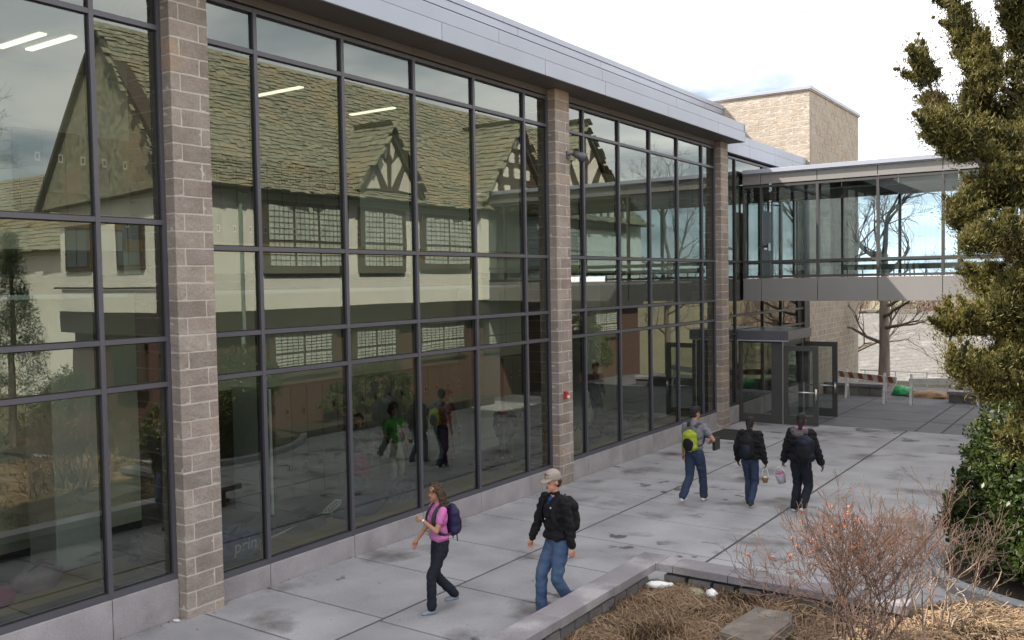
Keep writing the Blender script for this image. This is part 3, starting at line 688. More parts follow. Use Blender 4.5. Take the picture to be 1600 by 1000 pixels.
def aframe(bm_par, x, y, h=1.0, rz=0):
    for s in (-1, 1):
        t = MB(); c, s_ = math.cos(rz), math.sin(rz)
        def P(u, v, z): return (x + u * c - v * s_, y + u * s_ + v * c, z)
        zg = G(y)
        t.beam(P(0, .02 * s, zg + h), P(0, .30 * s, zg), .045, .07); t.build('leg', m_white, bm_par)
    t = MB(); t.beam(P(0, -.17, zg + .42), P(0, .17, zg + .42), .03, .06); t.build('brace', m_white, bm_par)
def board(par, a, b, stripes):
    a, b = Vector(a), Vector(b); d = b - a; n = stripes; L = d.length; u = d.normalized(); hh = .21
    t = MB(); t.beam(a, b, .03, hh); o = t.build('board', m_white, par)
    if n:
        side = Vector((u.y, -u.x, 0)).normalized() * .0175
        for q in range(n):
            s0 = (q + .1) / n * L; w_ = L / n * .48; sh = .10
            t = MB(); up = Vector((0, 0, hh / 2 - .004)); p0 = a + u * s0 + side; 
            t.add([p0 - up + u * sh, p0 - up + u * (w_ + sh), p0 + up + u * w_, p0 + up, *(q_ + side * .15 for q_ in (p0 - up + u * sh, p0 - up + u * (w_ + sh), p0 + up + u * w_, p0 + up))], [(4, 5, 6, 7), (0, 3, 2, 1), (0, 1, 5, 4), (2, 3, 7, 6), (1, 2, 6, 5), (3, 0, 4, 7)])
            t.build('stripe', m_orange, o)
b1 = empty('barricade', 'A-frame barricade with orange and white striped board at the end of the walk', 'barricade', (0, 0, 0))
aframe(b1, 1.15, 32.9, 1.0, .1); aframe(b1, 2.62, 31.9, 1.0, .1); board(b1, (.80, 33.05, .66), (3.05, 31.6, .66), 6)
b2 = empty('barricade', 'plain white A-frame barricade right of the striped one', 'barricade', (0, 0, 0))
aframe(b2, 3.45, 31.9, 1.0, .1); aframe(b2, 5.3, 32.9, 1.0, .1); board(b2, (3.4, 31.78, .62), (5.5, 32.9, .62), 0)

def lump(name, c, r, m, seed=0, amp=.25, sc=2.5, flat=.35, sub=3, parent=None):
    bm = bmesh.new(); bmesh.ops.create_icosphere(bm, subdivisions=sub, radius=1)
    for v in bm.verts:
        p = v.co.copy(); n_ = noise.noise(p * sc + Vector((seed, 0, 0))) * amp + noise.noise(p * sc * 2.7 + Vector((0, seed, 0))) * amp * .5
        v.co = Vector((p.x * r[0], p.y * r[1], p.z * r[2])) * (1 + n_)
        if v.co.z < -r[2] * flat: v.co.z = -r[2] * flat
    me = bpy.data.meshes.new(name); bm.to_mesh(me); bm.free()
    me.polygons.foreach_set('use_smooth', [True] * len(me.polygons))
    o = link(name, me, m, parent); o.location = c; return o
tag(lump('plastic_bag', (2.72, 34.4, -.08), (.38, .26, .24), m_greenbag, 3, .35, 3), 'crumpled bright green plastic bag between the two barricades', 'bag')
tag(lump('mulch_heap', (3.7, 34.3, -.16), (.85, .5, .24), M('orange_mulch', (.32, .19, .11), (.42, .29, .19), 14, .95, .03, 25), 5, .3, 4), 'low heap of orange brown mulch behind the white barricade', 'heap')
tag(bx('doormat', m_rubber, .16, 1.05, 22.1, 23.75, 0, 0, None, 0, top=lambda y: G(y) + .016), 'black rubber doormat on the paving beside the last block pier', 'doormat')
for v in bpy.data.objects['doormat'].data.vertices:
    if v.co.z == 0: v.co.z = G(v.co.y) + .002
# pier fixtures
fl = empty('floodlight', 'round grey floodlight bracketed high on the middle block pier', 'floodlight', (.165, 15.50, 6.60))
t = MB(); t.box(.0, .03, -.06, .06, -.07, .07); t.tube([(.03, 0, 0), (.14, .02, .02), (.18, .05, 0)], .02, 8); t.build('bracket', m_frame, fl)
t = MB(); t.tube([(.13, .0, .03), (.22, .12, -.03), (.27, .19, -.07)], [.06, .085, .11], 12); t.build('lamp_head', m_frame, fl, True)
al = empty('fire_alarm', 'small red fire alarm with white strobe on the middle block pier', 'alarm', (.168, 15.26, 1.86))
bx('case', m_red, 0, .06, -.05, .05, -.07, .07, al, .008); bx('strobe', m_white, .062, .085, -.01, .05, -.06, -.01, al)
tag(bx('wall_sensor', m_black, -5.19, -5.1, 6.1, 6.4, 6.0, 6.2), 'small black sensor box on the upper white wall behind the near glass', 'sensor')

# ------------------------------------------------------------------ planter, straw bed, curved kerb
random.seed(5)
CX, CYC = 4.06, 10.82            # outer corner of the cap
def capz(y): return G(y) + .37
pw = empty('planter_wall', 'low planter wall of dark blocks with a wide grey stone cap round the straw bed', 'wall')
ys = [10.44, 9.3, 8.1, 6.9, 5.7, 4.5, 3.2]
for a, b in zip(ys[:-1], ys[1:]): bx('cap_stone', m_cap, CX + .0, CX + .34, b + .003, a - .003, capz(a) - .10, 0, pw, .006, top=lambda y: capz(y))
# mitred corner stone
m_ = MB(); z = capz(10.7); m_.add([(CX, 10.443, z - .1), (CX + .34, 10.443, z - .1), (CX, CYC, z - .1), (CX, 10.443, z), (CX + .34, 10.443, z), (CX, CYC, z)], [(0, 2, 1), (3, 4, 5), (0, 1, 4, 3), (1, 2, 5, 4), (2, 0, 3, 5)]); m_.build('cap_stone', m_cap, pw)
ex = Vector((1, -.0, 0))
xs = [CX + .36, 4.62, 5.35, 6.1, 6.85, 7.4]
m_ = MB(); m_.add([(CX + .344, 10.443, z - .1), (CX + .36, 10.46, z - .1), (CX + .36, CYC, z - .1), (CX + .005, CYC, z - .1), (CX + .344, 10.443, z), (CX + .36, 10.46, z), (CX + .36, CYC, z), (CX + .005, CYC, z)], [(0, 3, 2, 1), (4, 5, 6, 7), (0, 1, 5, 4), (1, 2, 6, 5), (2, 3, 7, 6), (3, 0, 4, 7)]); m_.build('cap_stone', m_cap, pw)
for a, b in zip(xs[:-1], xs[1:]): bx('cap_stone', m_cap, a + .003, b - .003, 10.46, CYC, z - .10, z, pw, .006)
for r in range(2):
    y = 10.5 - .15 * r
    while y > 3.2:
        bx('wall_block', m_wallblock, CX + .03, CX + .29, y - .29, y - .004, G(y) - .12 + r * .17, G(y) + .045 + r * .17, pw, .012); y -= .31
    x = CX + .30 + .12 * r
    while x < 7.3:
        bx('wall_block', m_wallblock, x + .004, x + random.uniform(.26, .30), 10.50, CYC - .03, G(10) - .12 + r * .17, G(10) + .045 + r * .17, pw, .012); x += .33
def strawz(x, y):
    z = .19 + .05 * noise.noise(Vector((x * 1.3, y * 1.3, 0))) + .03 * noise.noise(Vector((x * 4, y * 4, 3)))
    if x > 6.5: z += .10 * min(1, (x - 6.5) / 1.5)
    if y < 8: z += (8 - y) * .05
    return z
def inbed(x, y): return CX + .28 < x and y < 10.50 + (0 if x < 6.8 else min(.9, (x - 6.8) * .8)) and not (x > 11.2)
v = []; nx, ny = 60, 70
for j in range(ny + 1):
    for i in range(nx + 1):
        x = CX + .26 + i * 6.9 / nx; ymax = 10.52 + (0 if x < 6.7 else min(.95, (x - 6.7) * .8)); y = 2.5 + (ymax - 2.5) * j / ny
        v.append((x, y, strawz(x, y)))
f = [(j * (nx + 1) + i, j * (nx + 1) + i + 1, (j + 1) * (nx + 1) + i + 1, (j + 1) * (nx + 1) + i) for j in range(ny) for i in range(nx)]
tag(link('mulch_bed', mesh('mulch_bed', v, f, True), M('mulch_ground', (.13, .08, .045), (.075, .048, .028), 6, .95, .02, 40)), kind='structure')
def strands(name, n, m, samp, ln=(.08, .28), wd=.0035, seed=1, lift=.03):
    rng = random.Random(seed); v = []; f = []; k = 0; tries = 0
    while k < n and tries < n * 4:
        tries += 1
        x, y = samp(rng)
        if not inbed(x, y): continue
        cl = noise.noise(Vector((x * 2.2, y * 2.2, 9)))
        if cl < -.22 and rng.random() < .6: continue
        z = strawz(x, y); L = rng.uniform(*ln); a = 1.2 * noise.noise(Vector((x * 1.5, y * 1.5, 4))) * PI + rng.gauss(0, .8)
        d = Vector((math.cos(a), math.sin(a), 0)); sd = Vector((-d.y, d.x, 0)) * wd; bend = rng.uniform(-.35, .35) * L
        h0 = rng.uniform(-.01, lift) + .025 * max(0, cl); h1 = h0 + rng.uniform(0, .05)
        b = len(v)
        for t, hh in ((0, h0), (.5, h1 + .015), (1, rng.uniform(-.01, lift))):
            p = Vector((x, y, z)) + d * L * (t - .5) + sd / wd * bend * (t * (1 - t)) + Vector((0, 0, hh))
            v += [tuple(p - sd), tuple(p + sd + Vector((0, 0, wd)))]
        f += [(b, b + 2, b + 3, b + 1), (b + 2, b + 4, b + 5, b + 3)]; k += 1
    return tag(link(name, mesh(name, v, f), m), kind='stuff')
def samp(r): 
    y = 11.4 - 5.4 * r.random() ** 1.15; return r.uniform(4.3, 10.2), y
strands('straw_mulch', 42000, m_straw, samp, seed=2)
strands('pale_straw', 15000, m_straw2, samp, seed=3, lift=.05, wd=.003)
strands('straw_tufts', 5000, m_straw2, lambda r: (r.gauss(8.3, .9), r.gauss(9.8, .8)), (.15, .45), .004, 4, .12)

m_ = MB(); sl_v = [(5.72, 9.15, .26), (5.86, 10.02, .30), (6.32, 9.88, .36), (6.42, 9.55, .37), (6.30, 8.95, .31)]
n = len(sl_v); m_.add([(x, y, z - .11) for x, y, z in sl_v] + sl_v, [tuple(range(n)), tuple(range(n, 2 * n))] + [(i, (i + 1) % n, n + (i + 1) % n, n + i) for i in range(n)])
st = m_.build('stone_slab', m_stone); bevel(st.data, .02, 2); bm = bmesh.new(); bm.from_mesh(st.data)
bmesh.ops.triangulate(bm, faces=bm.faces[:]); bmesh.ops.subdivide_edges(bm, edges=[e for e in bm.edges if e.calc_length() > .12], cuts=3)
for q in bm.verts: q.co += noise.noise_vector(q.co * 6) * .02
bm.to_mesh(st.data); bm.free(); st.location.z = .03
tag(st, 'flat grey stone slab lying tilted on the straw mulch by the bare shrub', 'slab')
pb = empty('plastic_bottle', 'crushed white plastic jug lying on the straw in the planter corner', 'bottle', (4.52, 10.25, .27), .5)
o = lump('body', (0, 0, 0), (.15, .06, .05), m_white, 8, .3, 4, .8, 3, pb); t = MB(); t.tube([(.14, 0, 0), (.19, .0, .01)], [.035, .02], 8); t.build('neck', m_white, pb)
tag(lump('paper_cup', (5.22, 10.27, .27), (.07, .055, .065), m_white, 12, .35, 4, .8), 'crumpled white paper cup on the straw against the planter wall', 'cup')
tag(lump('leaf_litter', (4.98, 10.30, .24), (.16, .10, .05), M('litter', (.35, .32, .24), (.2, .17, .1), 30, .9), 15, .5, 4), 'clump of pale dead leaves between the crushed jug and paper cup', 'litter')
tag(lump('paper_scrap', (.10, 6.42, G(6.4) + .012), (.05, .03, .012), m_white, 18, .5, 4), 'small white paper scrap at the foot of the nearest block pier', 'litter')

kb = empty('curved_kerb', 'curved concrete kerb round the holly bed at the right', 'kerb')
KP = [(8.6, 16.5), (7.85, 15.6), (7.42, 14.7), (7.27, 13.9), (7.27, 13.3), (7.38, 12.78), (7.62, 12.45), (7.95, 12.22), (8.45, 11.98), (9.2, 11.72), (10.5, 11.4), (12, 11.2)]
def spl(P, n=6):
    P = [Vector(p) for p in P]; out = []
    for i in range(len(P) - 1):
        a, b, c, d = P[max(i - 1, 0)], P[i], P[i + 1], P[min(i + 2, len(P) - 1)]
        for k in range(n):
            t = k / n; out.append(.5 * ((2 * b) + (c - a) * t + (2 * a - 5 * b + 4 * c - d) * t * t + (3 * b - a - 3 * c + d) * t ** 3))
    return out + [P[-1]]
sp = spl(KP, 5)
for s0 in range(0, len(sp) - 1, 5):
    seg = sp[s0:s0 + 6]; m_ = MB(); pr = []
    for i, p in enumerate(seg):
        gi = s0 + i; d = (sp[min(gi + 1, len(sp) - 1)] - sp[max(gi - 1, 0)]).normalized(); nn = Vector((-d.y, d.x)) * .08
        zz = G(p.y); pr.append([(p.x - nn.x, p.y - nn.y, zz - .2), (p.x - nn.x, p.y - nn.y, zz + .12), (p.x - nn.x * .7, p.y - nn.y * .7, zz + .145), (p.x + nn.x * .7, p.y + nn.y * .7, zz + .145), (p.x + nn.x, p.y + nn.y, zz + .12), (p.x + nn.x, p.y + nn.y, zz - .2)])
    for a in pr: m_.v += a
    for i in range(len(pr) - 1):
        for k in range(6): m_.f.append((i * 6 + k, i * 6 + (k + 1) % 6, (i + 1) * 6 + (k + 1) % 6, (i + 1) * 6 + k)); m_.m.append(0)
    m_.f.append((5, 4, 3, 2, 1, 0)); e = (len(pr) - 1) * 6; m_.f.append(tuple(e + k for k in range(6))); m_.m += [0, 0]
    m_.build('kerb_segment', m_curb, kb)
# soil inside the kerb
cs = [(p.x, p.y) for p in sp] + [(13.8, 11.2), (13.8, 18), (10, 18)]
cen = (10.3, 14.3); v = []; f = []
for r_ in range(6):
    for x, y in cs:
        s_ = 1 - r_ / 5 * .98; xx, yy_ = cen[0] + (x - cen[0]) * s_, cen[1] + (y - cen[1]) * s_
        v.append((xx, yy_, G(yy_) + .07 + .22 * (1 - s_) + .05 * noise.noise(Vector((xx * 2, yy_ * 2, 0)))))
nc = len(cs)
for r_ in range(5):
    for k in range(nc): f.append((r_ * nc + k, r_ * nc + (k + 1) % nc, (r_ + 1) * nc + (k + 1) % nc, (r_ + 1) * nc + k))
tag(link('soil_bed', mesh('soil_bed', v, f, True), m_soil), kind='structure')
bed = bx('mirror_side_bed', m_soil, 8.55, 9.6, 16.4, 25.2, -.3, .22); bed.name = 'planting_strip'; tag(bed, kind='structure')

rl = random.Random(77); cP = []
for k in range(420):
    u_ = rl.random()
    if u_ < .45: x_, y_ = .03 + abs(rl.gauss(0, .10)), rl.uniform(4.5, 23)
    elif u_ < .7: x_, y_ = CX - .02 - abs(rl.gauss(0, .08)), rl.uniform(5, 10.7)
    else: x_, y_ = rl.uniform(.2, 7), rl.uniform(6, 30)
    if x_ > CX - .02 and y_ < CYC + .05: continue
    cP.append((x_, y_, G(y_) + .006 + rl.random() * .006))
cP = np.array(cP); an_ = np.random.rand(len(cP)) * 6.28; zz_ = np.random.uniform(-.12, .12, len(cP)); sz_ = np.random.uniform(.008, .026, (len(cP), 1))
A_ = np.stack([np.cos(an_), np.sin(an_), zz_], 1) * sz_; B_ = np.stack([-np.sin(an_), np.cos(an_), zz_], 1) * sz_ * .55
def late_litter(): tag(quads_mesh('fallen_leaves', cP, A_, B_, M('dead_leaf', (.10, .06, .035), (.24, .17, .10), 9, .9)), kind='stuff')
# ------------------------------------------------------------------ plants
def quads_mesh(name, P, A, B, m, par=None):
    """rhombic leaves at P spanned by A (half length) and B (half width)"""
    n = len(P); V = np.empty((n, 4, 3)); V[:, 0] = P - A; V[:, 1] = P + B; V[:, 2] = P + A; V[:, 3] = P - B
    me = bpy.data.meshes.new(name); me.vertices.add(n * 4); me.vertices.foreach_set('co', V.reshape(-1))
    me.loops.add(n * 4); me.loops.foreach_set('vertex_index', np.arange(n * 4)); me.polygons.add(n)
    me.polygons.foreach_set('loop_start', np.arange(n) * 4); me.polygons.foreach_set('loop_total', np.full(n, 4)); me.update(calc_edges=True)
    return link(name, me, m, par)
def runit(n): a = np.random.normal(size=(n, 3)); return a / np.linalg.norm(a, axis=1)[:, None]
def leaves(name, C, R, per, L, W, m, par, up=.3, shell=.0, spread=1.):
    """leaves in clumps with centres C and radii R"""
    C = np.asarray(C); R = np.asarray(R); n = len(C) * per; cc = np.repeat(C, per, 0); rr = np.repeat(R, per)[:, None]
    d = runit(n); rad = (shell + (1 - shell) * np.random.rand(n, 1) ** .6) * rr; P = cc + d * rad * spread
    A = d * .8 + runit(n) * .9 + np.array([0, 0, up]); A /= np.linalg.norm(A, axis=1)[:, None]; B = np.cross(A, runit(n)); B /= np.linalg.norm(B, axis=1)[:, None]
    s_ = np.random.uniform(.7, 1.3, (n, 1)); return quads_mesh(name, P, A * L * s_, B * W * s_, m, par)
def branches(segs, name, m, par, n=5):
    t = MB()
    for pts, rs in segs: t.tube(pts, rs, n if rs[0] > .02 else 3, caps=False)
    return t.build(name, m, par, True)
def grow(p, d, L, r, depth, out, rng, spread=.5, up=.15, split=(2, 3), shrink=.72, tips=None, wob=.25, rmin=.003):
    pts = [p]; rs = [r]; n = 4; q = p; dd = d.copy()
    for i in range(n):
        dd = (dd + Vector((rng.gauss(0, wob), rng.gauss(0, wob), rng.gauss(0, wob) + up)) * .35).normalized(); q = q + dd * L / n; pts.append(q); rs.append(max(rmin, r * (1 - .4 * (i + 1) / n)))
    out.append((pts, rs))
    if depth == 0:
        if tips is not None: tips.append(q)
        return
    k = rng.randint(*split)
    for c in range(k):
        at = pts[rng.randint(2, n)] if c else pts[-1]
        ax = dd.orthogonal().normalized(); ax.rotate(Matrix.Rotation(rng.uniform(0, 2 * PI), 3, dd))
        nd = (dd + ax * rng.uniform(.4, 1.2) * spread * 1.6).normalized()
        grow(at, nd, L * shrink * rng.uniform(.75, 1.15), rs[-1] * .85, depth - 1, out, rng, spread, up, split, shrink, tips, wob, rmin)

def px3(px, py, y):   # helper used only to lay out the plants from survey sight lines
    d = Fv + Rv * ((px - 800) / 1411.6) - Uv * ((py - 500) / 1411.6); t = (y - CAM.y) / d.y; return CAM + d * t
late_litter()
# juniper
rng = random.Random(3); ju = empty('juniper_tree', 'tall ragged olive green juniper at the right edge in front of the bridge', 'tree', (8.98, 7.6, .2))
trunk = [Vector((0, 0, -.1)), Vector((-.05, -.05, 1.4)), Vector((.05, 0, 2.8)), Vector((-.05, .05, 4.2)), Vector((0, 0, 5.4)), Vector((.1, 0, 6.6))]
org = Vector((8.98, 7.6, .2))
LIMB = [([(1640, 210), (1540, 235), (1480, 190), (1438, 95)], 14.2, (.30, .11)), ([(1640, 190), (1560, 130), (1510, 70), (1496, -40)], 14.6, (.32, .16)), ([(1660, 90), (1600, 60), (1590, -50)], 15.2, (.34, .22)),
        ([(1640, 300), (1560, 270), (1490, 225), (1455, 190)], 14.0, (.34, .10)), ([(1660, 300), (1580, 300), (1520, 320), (1500, 345)], 14.4, (.30, .18)), ([(1650, 390), (1580, 370), (1520, 380)], 14.0, (.26, .16)),
        ([(1660, 380), (1600, 430), (1555, 450), (1535, 440)], 14.9, (.24, .14)), ([(1660, 450), (1600, 480), (1540, 505), (1484, 512)], 13.9, (.26, .12)),
        ([(1660, 560), (1590, 580), (1530, 590), (1478, 562)], 13.5, (.28, .07)), ([(1660, 520), (1610, 540), (1560, 560)], 14.4, (.28, .2)), ([(1660, 620), (1600, 620), (1540, 610)], 13.7, (.26, .14)),
        ([(1680, 180), (1620, 170), (1560, 190), (1520, 150)], 15.3, (.36, .2)), ([(1680, 260), (1640, 250), (1600, 200)], 15.3, (.42, .3)), ([(1700, 420), (1640, 420), (1600, 400)], 15.2, (.3, .2)), ([(1680, 700), (1620, 690), (1580, 700)], 13.5, (.22, .14)),
        ([(1655, 480), (1590, 455), (1565, 480)], 14.0, (.22, .14))]
cl, cr_, sg = [], [], []
for P, y, (r0, r1) in LIMB:
    y = 7.1 + (y - 14.2) * .55; r0 *= .44; r1 *= .42
    Q = spl([px3(a, b, y + rng.uniform(-.15, .15) + .12 * i) - org for i, (a, b) in enumerate(P[::-1])][::-1], 7)
    tz = Q[0].z - .5; base = Vector((0, 0, max(.3, tz))); sg.append(([base] + Q, [.03] + [.022 * (1 - .7 * i / len(Q)) for i in range(len(Q))]))
    for i, q in enumerate(Q):
        R_ = r0 + (r1 - r0) * i / (len(Q) - 1)
        for k in range(int(26 + 1900 * R_ * R_)):
            dd = Vector(runit(1)[0]); dd = dd * R_ * rng.uniform(.15, 1.1) * (1.08 + .8 * noise.noise((q + org + dd * .3) * 6)); c = q + dd
            if noise.noise((c + org) * 4.2) < -.16: continue
            cl.append(tuple(c)); cr_.append(rng.uniform(.025, .065))
            if rng.random() < .35: sg.append(([q, q + dd * .95], [.006, .0025]))
        for k in range(3):
            if rng.random() < .44:
                sd_ = Vector(runit(1)[0]); sd_.z = abs(sd_.z) * .8 + .25; sd_ = sd_.normalized() * rng.uniform(.14, .30) * (1 - .35 * i / len(Q)); c0_ = q + Vector(runit(1)[0]) * R_ * .5
                sg.append(([c0_, c0_ + sd_ * .9], [.006, .002]))
                for u_ in range(11):
                    f_ = .3 + .75 * u_ / 10; cl.append(tuple(c0_ + sd_ * f_ + Vector(runit(1)[0]) * .022 * (1.3 - f_))); cr_.append(.048 * (1.25 - f_))
branches([(trunk, [.11, .10, .08, .06, .04, .015])] + sg, 'trunk', m_bark, ju)
cl = np.array(cl); cr_ = np.array(cr_); sel = np.random.rand(len(cl)) < .62
st_ = cl[np.random.rand(len(cl)) < .35]; st_ = st_ + runit(len(st_)) * .05
leaves('stray_sprays', st_, [.11] * len(st_), 18, .017, .0036, m_juniper2, ju, .8)
leaves('crown', cl[sel], cr_[sel], 62, .0155, .0040, m_juniper, ju, 1.0); leaves('crown_tips', cl[~sel] + np.array([-.02, -.03, .03]), cr_[~sel], 58, .0155, .0040, m_juniper2, ju, 1.0)
# holly
ho = empty('holly_bush', 'large dense glossy holly bush in the kerbed bed at the right', 'bush', (8.7, 14.1, G(14)))
org = Vector((8.7, 14.1, G(14)))
BL = [(-.15, 0, 1.35, 1.05), (-.75, -.3, .95, .62), (-.65, .4, 1.75, .55), (.1, -.5, .95, .75), (.2, -.9, .85, .60), (.15, .0, 1.6, .6), (-.2, .5, 2.0, .55), (.4, -1.3, .75, .6), (-.95, .1, 1.1, .4), (-.35, -.75, 1.2, .5), (-1.0, -.45, .75, .42), (-.55, -1.1, .62, .42), (.25, -1.75, .55, .42), (-1.1, -.15, .55, .42), (-.85, -.9, .5, .4), (-.3, -1.5, .5, .42), (-.72, -.1, 1.5, .45)]
cl, cr_ = [], []
for bxx, by, bz, br in BL:
    for k in range(int(230 * br * br)):
        d = Vector(runit(1)[0]); 
        if d.z < -.55: continue
        c = Vector((bxx, by, bz)) + d * br * rng.uniform(.82, 1.06)
        inside = any((c - Vector(o_[:3])).length < o_[3] * .78 for o_ in BL)
        if inside or c.z < .28: continue
        cl.append(tuple(c)); cr_.append(rng.uniform(.07, .14))
cl = np.array(cl); cr_ = np.array(cr_); u = np.random.rand(len(cl)); 
leaves('foliage', cl[u < .87], cr_[u < .87], 36, .037, .0165, m_holly, ho, .35, .3); leaves('young_foliage', cl[u >= .87], cr_[u >= .87], 28, .037, .0165, m_holly2, ho, .5, .3)
ic = [tuple(Vector(b_[:3]) + Vector(runit(1)[0]) * b_[3] * rng.uniform(0, .8)) for b_ in BL for _ in range(40)]
ic = [c for c in ic if c[2] > .35]; leaves('inner_foliage', ic, [.22] * len(ic), 26, .045, .022, m_holly, ho, .1)
sg = []
for k in range(16): grow(Vector((rng.uniform(-.4, .9), rng.uniform(-.5, .3), -.1)), Vector((rng.uniform(-.6, .5), rng.uniform(-.6, .3), 1)).normalized(), .7, .028, 2, sg, rng)
branches(sg, 'stems', m_bark, ho)
# bare shrubs
def shrub(name, lab, x, y, n, H, lean, seed, bud=True, mt=m_twig, spread=.45, depth=5):
    rg = random.Random(seed); t = empty(name, lab, 'shrub', (x, y, strawz(x, y) - .05)); sg = []; tips = []
    for k in range(n):
        a = 2 * PI * k / n + rg.uniform(-.3, .3); d = Vector((math.cos(a) * rg.uniform(.15, .62) + lean[0], math.sin(a) * rg.uniform(.15, .6) + lean[1], 1)).normalized()
        grow(Vector((math.cos(a) * .14, math.sin(a) * .14, 0)), d, H * .34 * rg.uniform(.85, 1.1), rg.uniform(.013, .021), depth, sg, rg, spread, .28, (2, 3), .74, tips, .6, .0026)
    big = [s for s in sg if s[1][0] > .006]; sm = [s for s in sg if s[1][0] <= .006]
    branches(big, 'stems', mt, t); tag(branches(sm, 'twigs', m_twigred if bud else m_twig, t), kind='stuff')
    if bud:
        tt = [tuple(p) for p in tips if p.z > H * .62 and p.x < .15]; rg.shuffle(tt); tt = tt[:34]
        leaves('buds', tt, [.022] * len(tt), 16, .013, .007, m_bud, t, .4)['kind'] = 'stuff'
    return t
shrub('bare_shrub', 'bare brown shrub with orange buds at its tips standing in the straw bed', 7.12, 9.4, 20, 1.85, (-.02, .05), 21, spread=.38)
shrub('bare_shrub', 'paler leafless shrub with crooked twigs right of the orange-budded one', 7.75, 10.3, 9, 1.8, (.06, .0), 33, False, M('pale_twig', (.36, .27, .21), (.22, .16, .12), 4, .85), .55, 4)
shrub('bare_shrub', 'low straggling leafless shrub in front at the lower right corner', 7.3, 8.75, 9, 1.0, (.0, 0), 41, False, m_twig, .6, 4)
# bare trees
def bare_tree(name, lab, x, y, z, H, r, seed, mt=m_bark, depth=5, trunkh=.4, par_side=0, first=None):
    rg = random.Random(seed); t = empty(name, lab, 'tree', (x, y, z)); sg = []
    th = H * trunkh; tr = [Vector((0, 0, 0)), Vector((.03, 0, th * .5)), Vector((0, .02, th)), Vector((.06, 0, th * 1.35)), Vector((.02, 0, th * 1.7))]
    br = []
    for k in range(9):
        a = rg.uniform(0, 2 * PI); zz = th * rg.uniform(.55, 1.65)
        grow(Vector((0, 0, zz)), Vector((math.cos(a), math.sin(a), rg.uniform(.1, .7))).normalized(), H * .19 * rg.uniform(.7, 1.2), r * .35, depth - 1, br, rg, .5, .12, (2, 3), .76, None, .3, .005)
    grow(tr[-1], Vector((.3, 0, 1)).normalized(), H * .2, r * .5, depth, br, rg, .55, .1, (3, 3), .76, None, .3, .005)
    grow(tr[-2], Vector((-.4, .2, 1)).normalized(), H * .2, r * .5, depth, br, rg, .55, .1, (3, 3), .76, None, .3, .005)
    branches([(tr, [r, r * .85, r * .75, r * .6, r * .5])], 'trunk', mt, t, 10); branches(br, 'branches', m_bark, t)
    return t
bare_tree('bare_tree', 'large leafless tree with a pale trunk just past the stair tower', 1.42, 37.4, -.4, 7.9, .23, 4, m_barkpale)
bare_tree('bare_tree', 'leafless tree crown seen through the left panes of the bridge', -2.4, 47, -3.5, 10.5, .22, 9)
bare_tree('bare_sapling', 'thin leafless sapling standing against the grey shingle roof', 3.3, 40.5, -1.6, 5.2, .045, 13, m_bark, 3, .55)
bare_tree('bare_tree', 'spreading leafless tree right of the pale trunk beyond the bridge', 4.6, 50, -4.5, 9.5, .2, 17)
rgw = random.Random(8); sg = []
for k in range(210):
    x = rgw.uniform(-40, 26); y = rgw.uniform(82, 105)
    grow(Vector((x, y, terr(x, y))), Vector((rgw.gauss(0, .1), 0, 1)).normalized(), rgw.uniform(1.7, 2.7), .10, 3, sg, rgw, .45, .2, (3, 4), .8, None, .3, .03)
t = MB()
for p_, r_ in sg: t.tube(p_[::2], r_[::2], 3, caps=False)
tag(t.build('distant_woods', m_woods), kind='stuff')
# greenery by the old house, mirrored in the glass
def bush(name, lab, c, r, n, per, L, W, m, seed=0):
    t = empty(name, lab, 'bush', c); cl = []
    for k in range(n):
        d = Vector(runit(1)[0]); d.z = abs(d.z) * 1.1 - .1; cl.append((d.x * r[0] * random.uniform(.6, 1), d.y * r[1] * random.uniform(.6, 1), r[2] * .35 + d.z * r[2] * random.uniform(.5, .9)))
    leaves('foliage', cl, [min(r) * .3] * n, per, L, W, m, t)
bush('evergreen_shrub', 'dark evergreen shrub before the old house gable', (12.8, 12.6, .0), (1.3, .7, 1.7), 120, 60, .05, .015, m_shrubgreen)
bush('evergreen_shrub', 'rounded green shrub below the lattice windows of the old house', (8.9, 19.6, .1), (.45, 2.3, 1.5), 150, 60, .045, .018, m_shrubgreen)
bush('evergreen_shrub', 'tall bright shrub beyond the bridge by the old house', (8.7, 31.5, .0), (.6, 2.4, 2.2), 160, 60, .06, .02, m_shrubgreen)
sp_ = empty('spruce_tree', 'drooping dark spruce beside the old house gable', 'tree', (14.9, 12.2, .0)); cl = []; t = MB(); t.tube([(0, 0, 0), (0, 0, 5.6)], [.12, .03], 8); t.build('trunk', m_bark, sp_)
for k in range(280):
    h = random.random(); a = random.uniform(0, 2 * PI); R_ = (1 - h) * 1.5 * random.uniform(.4, 1); cl.append((R_ * math.cos(a), R_ * math.sin(a), .5 + h * 5.0 - R_ * .35))
leaves('crown', cl, [.25] * 280, 60, .05, .010, m_spruce, sp_, -.3)
bare_tree('bare_tree', 'bare tree behind the old house roof', 26, 14.5, 0, 11, .2, 27)
bare_tree('bare_tree', 'bare tree near the old house beyond the bridge', 12.5, 48, -2, 11, .2, 29)

